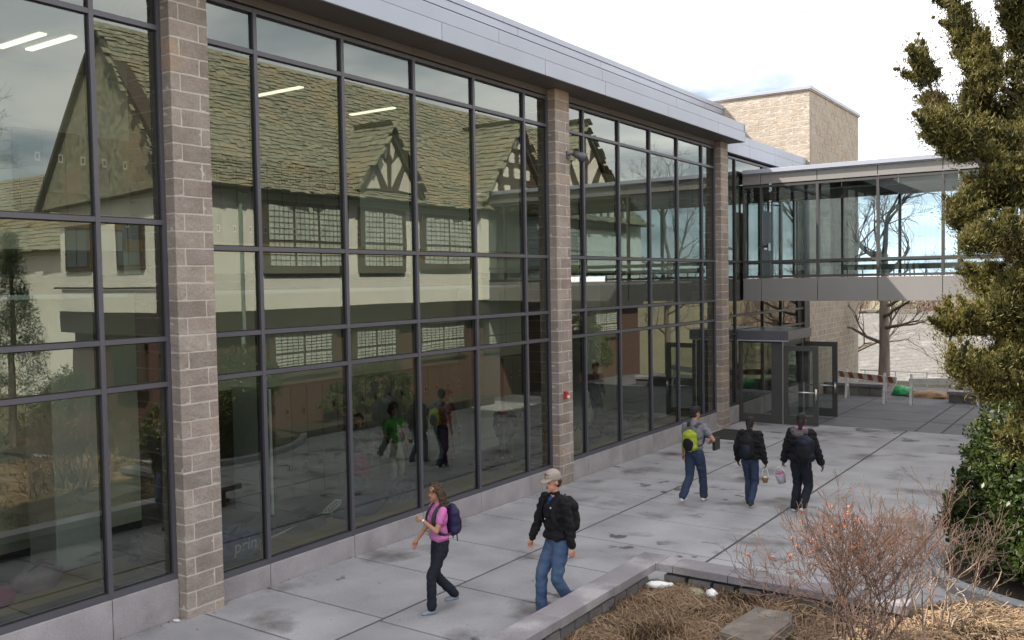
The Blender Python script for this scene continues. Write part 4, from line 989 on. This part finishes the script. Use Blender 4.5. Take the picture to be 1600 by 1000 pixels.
# ------------------------------------------------------------------ people
def solid(name, prims, mats, voxel=.012, smooth_it=6, parent=None, fold=0, fs=9, seed=0, color=None):
    """one continuous surface grown round tapered capsules ('c') and ellipsoids ('e')"""
    bm = bmesh.new()
    for p in prims:
        if p[0] == 'c':
            a, ra, b, rb = Vector(p[1]), p[2], Vector(p[3]), p[4]; fl = p[5] if len(p) > 5 else (1, 1)
            d = b - a; L = max(d.length, 1e-4); Mx = d.to_track_quat('Z', 'Y').to_matrix().to_4x4()
            rings = []; nseg = 14
            prof = [(-ra * math.cos(t), ra * math.sin(t)) for t in (PI * .02, PI * .17, PI * .34, PI * .5)] + [(L * k / 4, ra + (rb - ra) * k / 4) for k in (1, 2, 3)] + [(L + rb * math.sin(t), rb * math.cos(t)) for t in (0, PI * .17, PI * .34, PI * .48)]
            for h, r in prof: rings.append([bm.verts.new(a + Mx @ Vector((r * math.cos(2 * PI * k / nseg), r * math.sin(2 * PI * k / nseg), h))) for k in range(nseg)])
            for u, v_ in zip(rings[:-1], rings[1:]):
                for k in range(nseg): bm.faces.new((u[k], u[(k + 1) % nseg], v_[(k + 1) % nseg], v_[k]))
            bm.faces.new(rings[0][::-1]); bm.faces.new(rings[-1])
        else:
            c, r = Vector(p[1]), p[2]; mt = Matrix.Translation(c) @ (p[3].to_4x4() if len(p) > 3 else Matrix()) @ Matrix.Diagonal((*r, 1))
            bmesh.ops.create_icosphere(bm, subdivisions=3, radius=1, matrix=mt)
    me = bpy.data.meshes.new(name); bm.to_mesh(me); bm.free()
    o = bpy.data.objects.new(name, me); COL.objects.link(o)
    r = o.modifiers.new('r', 'REMESH'); r.mode = 'VOXEL'; r.voxel_size = voxel; r.use_smooth_shade = True
    sm = o.modifiers.new('s', 'SMOOTH'); sm.iterations = smooth_it; sm.factor = .5
    dg = bpy.context.evaluated_depsgraph_get(); dg.update(); m2 = bpy.data.meshes.new_from_object(o.evaluated_get(dg)); m2.name = name
    bpy.data.objects.remove(o); bpy.data.meshes.remove(me)
    if fold:
        n = len(m2.vertices); co = np.empty(n * 3); m2.vertices.foreach_get('co', co); co = co.reshape(-1, 3)
        no = np.empty(n * 3); m2.vertices.foreach_get('normal', no); no = no.reshape(-1, 3)
        dsp = np.array([noise.noise(Vector((c[0] * fs, c[1] * fs, c[2] * fs * 1.7 + seed))) + .5 * abs(noise.noise(Vector((c[0] * fs * 2.3, c[1] * fs * 2.3, c[2] * fs * 3 + seed)))) for c in co])
        co = co + no * dsp[:, None] * fold; m2.vertices.foreach_set('co', co.reshape(-1)); m2.update()
    m2.materials.clear()
    for m in (mats if isinstance(mats, (list, tuple)) else [mats]): m2.materials.append(m)
    m2.polygons.foreach_set('use_smooth', [True] * len(m2.polygons))
    if color is not None and len(mats) > 1:
        for pl in m2.polygons: pl.material_index = color(pl.center)
    return link(name, m2, None, parent)
def ik(a, b, l1, l2, pole):
    a, b, pole = Vector(a), Vector(b), Vector(pole); d = b - a; L = min(d.length, (l1 + l2) * .999); dn = d.normalized()
    x = (l1 * l1 - l2 * l2 + L * L) / (2 * L); h = math.sqrt(max(l1 * l1 - x * x, 0)); pp = (pole - dn * pole.dot(dn)).normalized()
    return a + dn * x + pp * h, a + dn * L
skin_l = M('fair_skin', (.50, .27, .19), (.44, .22, .15), 9, .55); skin_t = M('tan_skin', (.40, .21, .135), (.34, .17, .11), 9, .55); skin_d = M('brown_skin', (.15, .075, .048), (.12, .06, .04), 9, .55)
hair_b = M('brown_hair', (.03, .016, .009), (.07, .038, .018), 14, .75, .004, 70, stretch=(1, 1, .3)); hair_k = M('black_hair', (.012, .010, .010), (.014, .012, .011), 30, .85, .003, 70)
m_lip = M('lips', (.30, .09, .08), rough=.5); m_eye = M('eye_dark', (.02, .015, .012), rough=.3)
def cloth(n, a, b=None, rough=.9): return M(n, a, b or tuple(q * .8 for q in a), 12, rough, .002, 120, spec=.25)
def person(lab, x, y, yaw, H, skin, hair, top, bottom, shoe, feet, hands, sleeve='long', hairkind='short', look=(0, 0), lean=0, female=False, zg=None, hood=None, vox=.011, skirt=None, bend=0, jk=1.0, grip=(0, 0), pants_w=1.0, cap=None):
    """local frame: +Y forward, X right; feet and hands are targets (left, right) in metres for a 1.75 m body"""
    zg = G(y) if zg is None else zg
    t = empty('person', lab, 'person', (x, y, zg), yaw); k = H / 1.75; t.scale = (k, k, k)
    hw_ = .085; sw = .165 if female else .19; bl = Matrix.Rotation(-bend - lean, 3, 'X')
    pel = Vector((0, 0, .93))
    def U(p): return pel + bl @ (Vector(p) - pel)
    sh = [U((-sw, 0, 1.41)), U((sw, 0, 1.41))]; neck = U((0, -.01, 1.50)); hc = U((0, .02, 1.635)); HR = Matrix.Rotation(look[0], 3, 'Z') @ Matrix.Rotation(-look[1] - bend * .6, 3, 'X')
    def Hd(p): return hc + HR @ Vector(p)
    legs = []; 
    for i, sx in ((0, -1), (1, 1)):
        hip = Vector((sx * hw_, 0, .90)); ft = Vector(feet[i]); kn, an = ik(hip, ft + Vector((0, 0, .085)), .43, .42, (sx * .03, 1, 0)); legs.append((hip, kn, an))
    arms = []
    for i, sx in ((0, -1), (1, 1)):
        hd = Vector(hands[i][:3]); pole = hands[i][3] if len(hands[i]) > 3 else (sx * .5, -1, -.1); el, wr = ik(sh[i], hd, .285, .255, pole); arms.append((sh[i], el, wr))
    # body
    P = [('e', Hd((0, .0, .035)), (.072, .090, .098)), ('e', Hd((0, .028, -.045)), (.055, .062, .070)), ('c', Hd((0, .084, .015)), .009, Hd((0, .098, -.018)), .014), ('c', Hd((0, .07, -.085)), .026, Hd((0, .062, -.09)), .026),
         ('e', Hd((-.076, -.008, .0)), (.012, .020, .032)), ('e', Hd((.076, -.008, .0)), (.012, .020, .032)), ('c', U((0, -.01, 1.40)), .060, Hd((0, -.012, -.06)), .050), ('e', U((0, 0, 1.27)), (.11, .055, .16)), ('e', (0, 0, .98), (.11, .06, .10))]
    P.append(('c', (0, 0, .98), .065, U((0, 0, 1.2)), .065))
    for a, e, w_ in arms: P += [('c', a, .044, e, .035), ('c', e, .036, w_, .024)]
    for a, e, w_ in legs: P += [('c', a, .075, e, .05), ('c', e, .05, w_, .035)]
    for i, (a, e, w_) in enumerate(arms):
        d = (w_ - e).normalized(); d = (d + Vector((0, 0, -.35))).normalized(); sx = (-1, 1)[i]; side = Vector((sx, 0, 0)); side = (side - d * side.dot(d)).normalized(); fwd = side.cross(d) * (-sx)
        if fwd.y < 0 and abs(d.y) < .8: fwd = -fwd
        pm = w_ + d * .045; P += [('c', w_, .022, pm, .026), ('c', pm - fwd * .018, .018, w_ + d * .085 - fwd * .022, .014), ('c', pm + fwd * .018, .018, w_ + d * .085 + fwd * .022, .014)]
        for j, (o_, l_) in enumerate(((-.027, .052), (-.009, .066), (.009, .07), (.027, .062))):
            b0 = w_ + d * .088 + fwd * o_; cu = grip[i]; b1 = b0 + (d * (1 - .5 * cu) - side * (.25 + .6 * cu)) .normalized() * l_ * .55; b2 = b1 + (d * (1 - 1.3 * cu) - side * (.6 + .5 * cu)).normalized() * l_ * .5
            P += [('c', b0, .0095, b1, .009), ('c', b1, .009, b2, .0075)]
        tb_ = w_ + d * .03 + fwd * .026; P += [('c', tb_, .012, tb_ + (d + fwd * .8).normalized() * .035, .010), ('c', tb_ + (d + fwd * .8).normalized() * .035, .010, tb_ + (d + fwd * .8).normalized() * .035 + (d * .9 - side * .5).normalized() * .028, .008)]
    body = solid('body', P, skin, vox * .75, 3, t)
    eb = MB()
    for sx in (-1, 1):
        c = Hd((sx * .030, .082, .022)); eb.beam(c - HR @ Vector((.013, 0, 0)), c + HR @ Vector((.013, 0, 0)), .008, .009)
        eb.beam(Hd((sx * .03 - .018, .085, .046)), Hd((sx * .03 + .018, .085, .046)), .008, .007)
    eb.build('eye_and_brow', m_eye, body); lb = MB(); lb.beam(Hd((-.020, .088, -.052)), Hd((.020, .088, -.052)), .010, .012); lb.build('mouth', m_lip, body)
    # trousers
    if bottom is not None:
        P = [('e', (0, -.01, .93), (.165 * pants_w, .118, .10)), ('c', (0, 0, .95), .10 * pants_w, (0, 0, .98), .095 * pants_w)]
        for a, e, w_ in legs: P += [('c', a + Vector((0, 0, -.02)), .092 * pants_w, e, .070 * pants_w), ('c', e, .068 * pants_w, w_ + Vector((0, 0, .01)), .066 * pants_w)]
        solid('trousers', P, bottom, vox, 4, t, .012, 9, seed=x)
    if skirt is not None:
        P = [('c', (0, 0, 1.0), .13, (0, 0, .66), .24)]; solid('skirt', P, skirt, .02, 3, t, .03, 9)
    # top
    j = jk; bz = .93 if sleeve == 'long' else .97
    P = [('e', U((0, .0, 1.29)), ((.165 if female else .185) * j, .118 * j, .17)), ('c', U((-sw * .78, 0, 1.385)), .072 * j, U((sw * .78, 0, 1.385)), .072 * j), ('e', U((0, 0, 1.10)), ((.14 if female else .158) * j, .112 * j, .14)), ('e', U((0, 0, bz + .06)), (.168 * j, .132 * j, .085))]
    if female: P += [('e', U((-.065, .085, 1.27)), (.06, .05, .06)), ('e', U((.065, .085, 1.27)), (.06, .05, .06))]
    for a, e, w_ in arms:
        if sleeve == 'long': P += [('c', a, .066 * j, e, .054 * j), ('c', e, .054 * j, e + (w_ - e) * .93, .042 * j)]
        else: P += [('c', a, .060, a + (e - a) * .50, .058)]
    P += [('c', U((0, -.02, 1.44)), .078, U((0, -.01, 1.485)), .062)]
    solid('jacket' if sleeve == 'long' else 'shirt', P, top, vox, 3, t, .020 if sleeve == 'long' else .011, 13, seed=y)
    # shoes
    for (a, e, w_) in legs:
        sh_ = solid('shoe', [('c', w_ + Vector((0, -.035, -.05)), .040, w_ + Vector((0, .12, -.058)), .032), ('c', w_ + Vector((0, -.02, -.01)), .045, w_ + Vector((0, 0, -.04)), .042)], shoe, .012, 2, t)
    # hair
    if hairkind == 'short': P = [('e', Hd((0, -.018, .055)), (.082, .094, .088)), ('e', Hd((0, -.05, .0)), (.074, .058, .08)), ('e', Hd((0, .03, .10)), (.062, .062, .045))]
    elif hairkind == 'bun': P = [('e', Hd((0, -.022, .045)), (.083, .092, .093)), ('e', Hd((0, -.055, -.01)), (.07, .055, .08)), ('c', Hd((0, -.10, -.02)), .042, Hd((0, -.12, -.14)), .030)]
    elif hairkind == 'bob': P = [('e', Hd((0, -.02, .045)), (.098, .105, .10)), ('e', Hd((0, -.045, -.04)), (.105, .07, .10))]
    else:
        P = [('e', Hd((0, -.018, .050)), (.086, .096, .092)), ('e', Hd((0, -.055, -.01)), (.085, .065, .10))]
        for q in range(14):
            a = PI * (q / 13) + PI; c = Hd((.085 * math.cos(a), -.02 + .07 * math.sin(a), .02)); m1 = c + Vector((.02 * math.cos(a * 3), -.02, -.10)); m2_ = m1 + Vector((.03 * math.cos(a * 5 + 1), -.015 + .02 * math.sin(q * 2), -.11))
            P += [('c', c, .032, m1, .036), ('c', m1, .034, m2_, .02)]
    hr = solid('hair', P, hair, .010, 1, t, .020 if hairkind == 'long' else .012, 30, seed=3)
    if cap is not None:
        cp = solid('cap', [('e', Hd((0, -.008, .078)), (.094, .108, .086)), ('e', Hd((0, -.010, .055)), (.096, .112, .055))], cap, .009, 3, t)
        vz = MB(); 
        pts = [Hd((math.sin(a_) * .075, .085 + math.cos(a_) * .085, .060 - abs(math.sin(a_)) * .012 - .02 * math.cos(a_))) for a_ in np.linspace(-1.45, 1.45, 9)]
        c0 = [Hd((math.sin(a_) * .082, .035 + math.cos(a_) * .06, .062)) for a_ in np.linspace(-1.45, 1.45, 9)]
        dn = Vector((0, 0, -.008)); n = 9
        vz.add(pts + c0 + [p + dn for p in pts] + [p + dn for p in c0], [(i, i + 1, n + i + 1, n + i) for i in range(n - 1)] + [(2 * n + i, 3 * n + i, 3 * n + i + 1, 2 * n + i + 1) for i in range(n - 1)] + [(i, 2 * n + i, 2 * n + i + 1, i + 1) for i in range(n - 1)])
        vz.build('visor', cap, cp)
    if hood is not None:
        solid('hood', [('c', U((-.11, -.07, 1.45)), .058, U((.11, -.07, 1.45)), .058), ('c', U((-.13, -.02, 1.455)), .05, U((-.09, .07, 1.43)), .04), ('c', U((.13, -.02, 1.455)), .05, U((.09, .07, 1.43)), .04), ('e', U((0, -.11, 1.40)), (.11, .06, .07))], hood, .013, 2, t, .014, 25)
    return t, U, arms, k
def backpack(lab, pt, m, m2, dx=0, size=(.15, .09, .23), zc=1.22, accent=None, one=False, yo=0.):
    """rests on the person's back: a thing of its own at the same base frame"""
    t_, U, arms, k = pt; b = empty('backpack', lab, 'backpack', t_.location, t_.rotation_euler.z); b.scale = t_.scale
    w_, d_, h_ = size; c = U((dx, -.135 - d_ * .75 + yo, zc))
    bag = solid('bag', [('e', c, (w_, d_, h_)), ('c', c + Vector((-w_ * .5, 0, -h_ * .5)), d_ * .85, c + Vector((w_ * .5, 0, -h_ * .5)), d_ * .85), ('c', c + Vector((-w_ * .45, 0, h_ * .45)), d_ * .8, c + Vector((w_ * .45, 0, h_ * .45)), d_ * .8)], m, .012, 3, b, .006, 12)
    solid('pocket', [('e', c + Vector((0, -d_ * .68, -h_ * .28)), (w_ * .74, d_ * .55, h_ * .62))], m2, .011, 3, b, .005, 14)
    solid('top_pocket', [('e', c + Vector((0, -d_ * .55, h_ * .42)), (w_ * .62, d_ * .5, h_ * .30))], accent or m, .011, 3, b)
    for sx in (-1, 1):
        if one and sx == -1: continue
        P = [U((sx * .07 + dx * .3, -.12, 1.42)), U((sx * .105, -.03, 1.475)), U((sx * .115, .07, 1.42)), U((sx * .12, .125, 1.30)), U((sx * .14, .10, 1.16)), U((sx * .15, .0, 1.08)), U((sx * .10, -.12, 1.06))]
        q = spl3(P); s_ = MB(); 
        for u, v_ in zip(q[:-1], q[1:]):
            s_.beam(u, v_, .055, .018, up=(U((0, 0, 1.25)) - u).normalized())
        s_.build('strap', m2 if not accent else m_black, b)
    lp = MB(); lp.tube([c + Vector((-.03, .05, h_ * .95)), c + Vector((0, .05, h_ * 1.12)), c + Vector((.03, .05, h_ * .95))], .008, 6); lp.build('handle', m_black, b)
    for sx in (-.5, .5):
        s_ = MB(); s_.beam(c + Vector((sx * w_, -d_ * .3, -h_ * .6)), c + Vector((sx * w_, -.01 - d_ * .3, -h_ * 1.25)), .015, .006); s_.build('loose_strap', m_black, b)
    return b, c
def spl3(P, n=5):
    P = [Vector(p) for p in P]; out = []
    for i in range(len(P) - 1):
        a, b, c, d = P[max(i - 1, 0)], P[i], P[i + 1], P[min(i + 2, len(P) - 1)]
        for k in range(n): t = k / n; out.append(.5 * ((2 * b) + (c - a) * t + (2 * a - 5 * b + 4 * c - d) * t * t + (3 * b - a - 3 * c + d) * t ** 3))
    return out + [P[-1]]
c_pink = cloth('pink_tee', (.56, .17, .42)); c_djean = cloth('dark_denim', (.018, .020, .030)); c_jean = cloth('blue_denim', (.045, .08, .15), (.075, .12, .21)); c_black = cloth('black_fleece', (.012, .012, .014)); c_navy = cloth('navy_nylon', (.010, .012, .024), rough=.6)
c_greyt = cloth('grey_tee', (.20, .20, .23)); c_lime = cloth('lime_nylon', (.31, .37, .03), rough=.6); c_beige = cloth('beige_cap', (.36, .30, .26)); c_jean2 = cloth('mid_denim', (.026, .040, .075), (.038, .056, .10)); c_fur = M('grey_fur', (.07, .06, .055), (.13, .115, .11), 40, .95, .01, 60)
s_white = M('white_sneaker', (.62, .62, .62), rough=.5); s_dark = M('dark_shoe', (.02, .02, .02), rough=.5); s_blue = M('slate_sneaker', (.16, .20, .25), (.3, .33, .36), 12, .6); c_purple = cloth('blue_purple_nylon', (.012, .016, .045), (.03, .022, .07), .6)
# woman in pink, walking towards the camera side
wp = person('woman in pink t-shirt and dark jeans walking past the glass with wavy brown hair', 2.50, 8.42, PI - .50, 1.55, skin_t, hair_b, c_pink, c_djean, s_blue, ((-.09, .17, .0), (.09, -.24, .07)), ((-.06, .27, 1.30, (-.9, -.5, -1.0)), (.27, .22, .95, (.6, -1, -.3))), 'short', 'long', (-.05, .12), .03, True, grip=(.9, .2), jk=1.0)
backpack('blue and black backpack worn by the woman in pink', wp, c_purple, c_black, .02, (.15, .10, .23), 1.22, M('grey_nylon', (.12, .12, .14), rough=.7))
wt = MB(); e_, w2 = wp[2][0][1], wp[2][0][2]; d_ = (w2 - e_).normalized(); wt.tube([w2 - d_ * .03, w2 - d_ * .012], .031, 12); wt_o = wt.build('wristwatch', m_steel, wp[0])
mn = person('man in beige cap and black fleece jacket with blue jeans walking behind the planter wall', 3.78, 9.05, PI - .38, 1.72, skin_l, hair_b, c_black, c_jean, s_dark, ((-.10, -.14, .04), (.10, .17, .0)), ((-.25, -.04, .86), (.30, .16, .90)), 'long', 'short', (-.05, .12), .04, False, cap=c_beige, jk=1.10, grip=(.5, .5), pants_w=1.08)
solid('undershirt', [('c', mn[1]((0, .055, 1.43)), .035, mn[1]((0, .085, 1.36)), .03)], cloth('blue_undershirt', (.02, .08, .35)), .008, 2, mn[0])
lg = bx('chest_logo', m_white, -.09, -.055, .135, .139, 1.335, 1.355, mn[0]); 
backpack('black backpack worn by the man in the beige cap', mn, c_black, c_black, .03, (.15, .11, .23), 1.19)
gp = person('person in grey t-shirt and jeans walking away with a lime green backpack', 2.90, 15.25, -.05, 1.73, skin_t, hair_k, c_greyt, c_jean2, s_white, ((-.12, -.26, .06), (.07, .22, .0)), ((-.26, .05, .86), (.20, .26, 1.12, (1, -.5, -.6))), 'short', 'short', (-.5, .1), .02, pants_w=1.1, grip=(.4, .8))
b_, c_ = backpack('lime green and black backpack on the person in the grey t-shirt', gp, c_lime, c_black, 0, (.145, .095, .21), 1.17, c_lime)
tag(bx('black_folder', m_black, 3.17, 3.22, 15.42, 15.66, 1.0, 1.22), 'small black folder held at the right side of the person in grey', 'folder')
bp_ = person('person in black hooded jacket and jeans walking away in the middle of the trio', 3.82, 15.55, .02, 1.58, skin_d, hair_k, c_black, c_jean2, s_dark, ((-.09, .16, 0), (.08, -.20, .05)), ((-.25, .02, .90), (.30, .03, .86)), 'long', 'bun', (0, .1), .02, True, hood=c_black, jk=1.40, grip=(.3, .9))
backpack('black backpack with a grey stripe on the middle walker', bp_, c_black, c_navy, 0, (.155, .10, .25), 1.20)

rp = person('person in black jacket with grey fur hood and pink scarf walking away on the right', 4.72, 15.55, -.10, 1.70, skin_d, hair_k, c_black, c_djean, s_white, ((-.11, -.02, .0), (.12, -.22, .09)), ((-.33, .02, .88), (.36, .06, .88)), 'long', 'bun', (.2, .1), .03, True, hood=c_fur, jk=1.48, grip=(.9, .3), pants_w=1.18)
solid('scarf', [('c', rp[1]((-.06, -.05, 1.515)), .028, rp[1]((.07, -.05, 1.515)), .028), ('c', rp[1]((.05, .03, 1.49)), .03, rp[1]((-.05, .03, 1.49)), .03)], cloth('pink_scarf', (.62, .22, .50)), .010, 2, rp[0], .008, 30)
backpack('dark navy backpack slung on the right shoulder of the person with the fur hood', rp, c_navy, c_black, .16, (.17, .12, .25), 1.17, None, True)
def bucket(lab, at, r, h, m, mi, hh, tilt=0, cat='bucket'):
    t_ = empty('bucket', lab, cat, at); t_.rotation_euler = (tilt, -tilt * .6, 0); n = 20; v = []; prof = [(r * .72, 0), (r, h), (r * 1.04, h), (r * 1.04, h * .95)]
    b = MB(); b.tube([(0, 0, 0), (0, 0, h * .9), (0, 0, h), (0, 0, h), (0, 0, h * .1)], [r * .72, r * .97, r, r * .93, r * .66], n); b.build('pail', m, t_, True)
    b = MB(); b.tube([(0, 0, h * .94), (0, 0, h + .002), (0, 0, h + .003)], [r * 1.03, r * 1.06, r * 1.0], n, caps=False); b.build('rim', m, t_)
    b = MB(); pts = [(r * math.cos(a_), 0, h * .95 + hh * math.sin(a_)) for a_ in np.linspace(0, PI, 13)]; b.tube(pts, .005, 5); b.build('handle', m_white, t_)
    lump('filling', (0, 0, h * .86), (r * .82, r * .82, h * .28), mi, 4, .3, 5, .5, 2, t_)
def hand(pt, i): 
    t_, U, arms, k = pt; p = arms[i][2] + Vector((0, 0, -.10)); R_ = Matrix.Rotation(t_.rotation_euler.z, 3, 'Z'); return Vector(t_.location) + R_ @ (p * k)
h1 = hand(bp_, 1); bucket('small gold pail hanging from the hand of the middle walker', (h1.x, h1.y, h1.z - .27), .058, .095, M('gold_tin', (.35, .23, .07), rough=.4, metal=.4), m_white, .17)
h2 = hand(rp, 0); bucket('pink lined white pail carried in the left hand of the person with the fur hood', (h2.x - .03, h2.y, h2.z - .30), .095, .17, M('lilac_pail', (.50, .46, .56), (.62, .58, .66), 20, .5), cloth('pink_lining', (.48, .10, .25)), .13, .25)
# indoors
FZ = .30
person('child-sized girl with dark hair, grey cardigan and pink skirt standing behind the glass', -1.65, 11.35, -2.2, 1.55, skin_t, hair_k, cloth('grey_cardigan', (.16, .17, .15)), cloth('teal_leggings', (.03, .16, .17)), s_dark, ((-.09, 0, 0), (.09, .05, 0)), ((-.2, .1, .95), (.2, .12, .95)), 'long', 'bob', (0, .2), 0, True, FZ, skirt=cloth('magenta_skirt', (.34, .05, .16)), vox=.016)
ig = person('person in green t-shirt and pale shorts standing behind the glass', -1.75, 12.35, -1.9, 1.62, skin_t, hair_b, cloth('green_tee', (.10, .30, .06)), cloth('pale_shorts', (.48, .46, .36)), s_white, ((-.1, 0, 0), (.1, .05, 0)), ((-.24, .1, .95), (.2, .2, 1.1)), 'short', 'bob', (0, .2), 0, True, FZ, vox=.016)
ik_ = person('person in dark clothes with red sleeve bending over bags behind the glass', -1.9, 14.0, -1.5, 1.68, skin_t, hair_k, cloth('black_and_red_top', (.03, .02, .022), (.3, .02, .02)), cloth('plum_trousers', (.12, .02, .06)), s_white, ((-.1, 0, 0), (.1, .05, 0)), ((-.22, .2, .9), (.22, .3, .95)), 'long', 'short', (0, .2), .15, False, FZ, vox=.016)
person('person with red hair covering bending forward at the bags near the middle pier', -1.7, 15.9, -2.6, 1.65, skin_l, cloth('red_headscarf', (.5, .06, .03)), cloth('charcoal_top', (.04, .045, .05)), cloth('white_trousers', (.5, .5, .48)), s_white, ((-.1, -.1, 0), (.1, .05, 0)), ((-.15, .5, .6), (.15, .5, .6)), 'long', 'bob', (0, .2), 0, False, FZ, vox=.016, bend=1.25)
person('dark figure with a red bag standing behind the far glass bay', -1.9, 20.2, -2.0, 1.7, skin_d, hair_k, cloth('dark_top', (.03, .03, .04)), c_navy, s_dark, ((-.1, 0, 0), (.1, .05, 0)), ((-.24, .05, .95), (.22, .2, .95)), 'long', 'short', (0, .2), 0, False, FZ, vox=.016)
# ------------------------------------------------------------------ bags and sports gear inside
rb = random.Random(12)
BG = [(-.82, 8.02, .36, .27, .34, .27, cloth('blue_racket_bag', (.04, .13, .42), (.02, .03, .08)), 'large dark blue racket bag with white lettering leaning inside the glass'),
      (-1.72, 5.75, .42, .20, .32, .19, cloth('grey_pink_bag', (.26, .24, .27), (.50, .26, .32)), 'grey and dusty pink backpack lying on the wood ledge'),
      (-1.5, 5.12, .42, .18, .24, .16, cloth('magenta_bag', (.50, .03, .18)), 'magenta bag at the lower left corner on the wood ledge'),
      (-1.62, 7.2, .42, .20, .28, .24, cloth('grey_black_bag', (.05, .05, .055), (.3, .3, .3)), 'black and pale grey backpack beside the nearest pier'),
      (-1.5, 8.9, .30, .25, .4, .22, c_navy, 'navy duffel on the carpet near the lacrosse stick'),
      (-1.0, 9.4, .30, .28, .36, .24, c_black, 'black sports bag on the carpet just behind the stick head'),
      (-.9, 10.5, .34, .32, .5, .26, cloth('navy_duffel', (.045, .07, .16)), 'big navy duffel below the girl in the pink skirt'),
      (-1.0, 11.6, .32, .34, .5, .27, cloth('navy_duffel_white', (.05, .07, .15), (.2, .2, .24)), 'navy duffel with pale patches below the person in green'),
      (-1.5, 13.2, .30, .3, .45, .25, c_navy, 'low dark bag in front of the bending dark figure'),
      (-1.0, 15.0 - .6, .36, .2, .3, .2, c_black, 'black bag on the ledge just before the middle pier'),
      (-.62, 16.95, .42, .16, .24, .30, cloth('yellow_bag', (.45, .33, .05)), 'yellow bag just past the middle pier behind the glass'),
      (-.9, 17.9, .38, .3, .5, .25, c_navy, 'dark blue duffel in the far bay nearest the yellow bag'),
      (-.75, 19.2, .40, .26, .5, .22, cloth('steel_blue_bag', (.08, .12, .2), (.2, .2, .18)), 'steel blue bag in the middle of the far bay'),
      (-.8, 20.4, .38, .2, .4, .2, cloth('tan_bag', (.3, .24, .12)), 'tan bag toward the end of the far bay')]
for q, (x, y, z, rx_, ry_, rz_, m, lab) in enumerate(BG):
    t = empty('sports_bag', lab, 'bag', (x, y, z + rz_ * .62)); lump('shell', (0, 0, 0), (rx_, ry_, rz_), m, q * 3 + 1, .22, 1.6, .62, 3, t)
    hb = MB(); hb.tube([(rx_ * .5, -ry_ * .5, rz_ * .8), (rx_ * .6, 0, rz_ * 1.2), (rx_ * .5, ry_ * .5, rz_ * .8)], .014, 6); hb.build('strap', m_black, t, True)
    if q == 0:
        tcu = bpy.data.curves.new('lettering', 'FONT'); tcu.body = 'prin'; tcu.size = .24; tcu.extrude = .002; tcu.shear = .2
        to = bpy.data.objects.new('lettering', tcu); COL.objects.link(to); dg = bpy.context.evaluated_depsgraph_get(); mm = bpy.data.meshes.new_from_object(to.evaluated_get(dg)); bpy.data.objects.remove(to)
        lo = link('lettering', mm, m_white, t); lo.rotation_euler = (PI / 2 - .1, 0, PI / 2); lo.location = (rx_ * 1.02, -.24, -.02)
lx = empty('lacrosse_stick', 'silver lacrosse stick with white netted head leaning behind the glass', 'lacrosse stick', (0, 0, 0))
b = MB(); b.tube([(-.62, 8.15, .50), (-.5, 9.35, .72)], .014, 8); b.build('shaft', m_steel, lx, True)
b = MB(); hp = [(-.5, 9.35, .72), (-.49, 9.47, .80), (-.48, 9.62, .86), (-.48, 9.72, .84), (-.48, 9.70, .78), (-.49, 9.52, .70), (-.5, 9.35, .72)]; b.tube(hp, .013, 6); b.build('head', m_white, lx, True)
b = MB()
for q in range(5): b.tube([Vector((-.49, 9.44 + q * .055, .775 + q * .014)), Vector((-.49, 9.47 + q * .052, .705 + q * .016))], .005, 4)
for q in range(3): b.tube([Vector((-.49, 9.42, .745 + (q - 1) * .02)), Vector((-.485, 9.69, .81 + (q - 1) * .022))], .004, 4)
b.build('netting', m_white, lx)
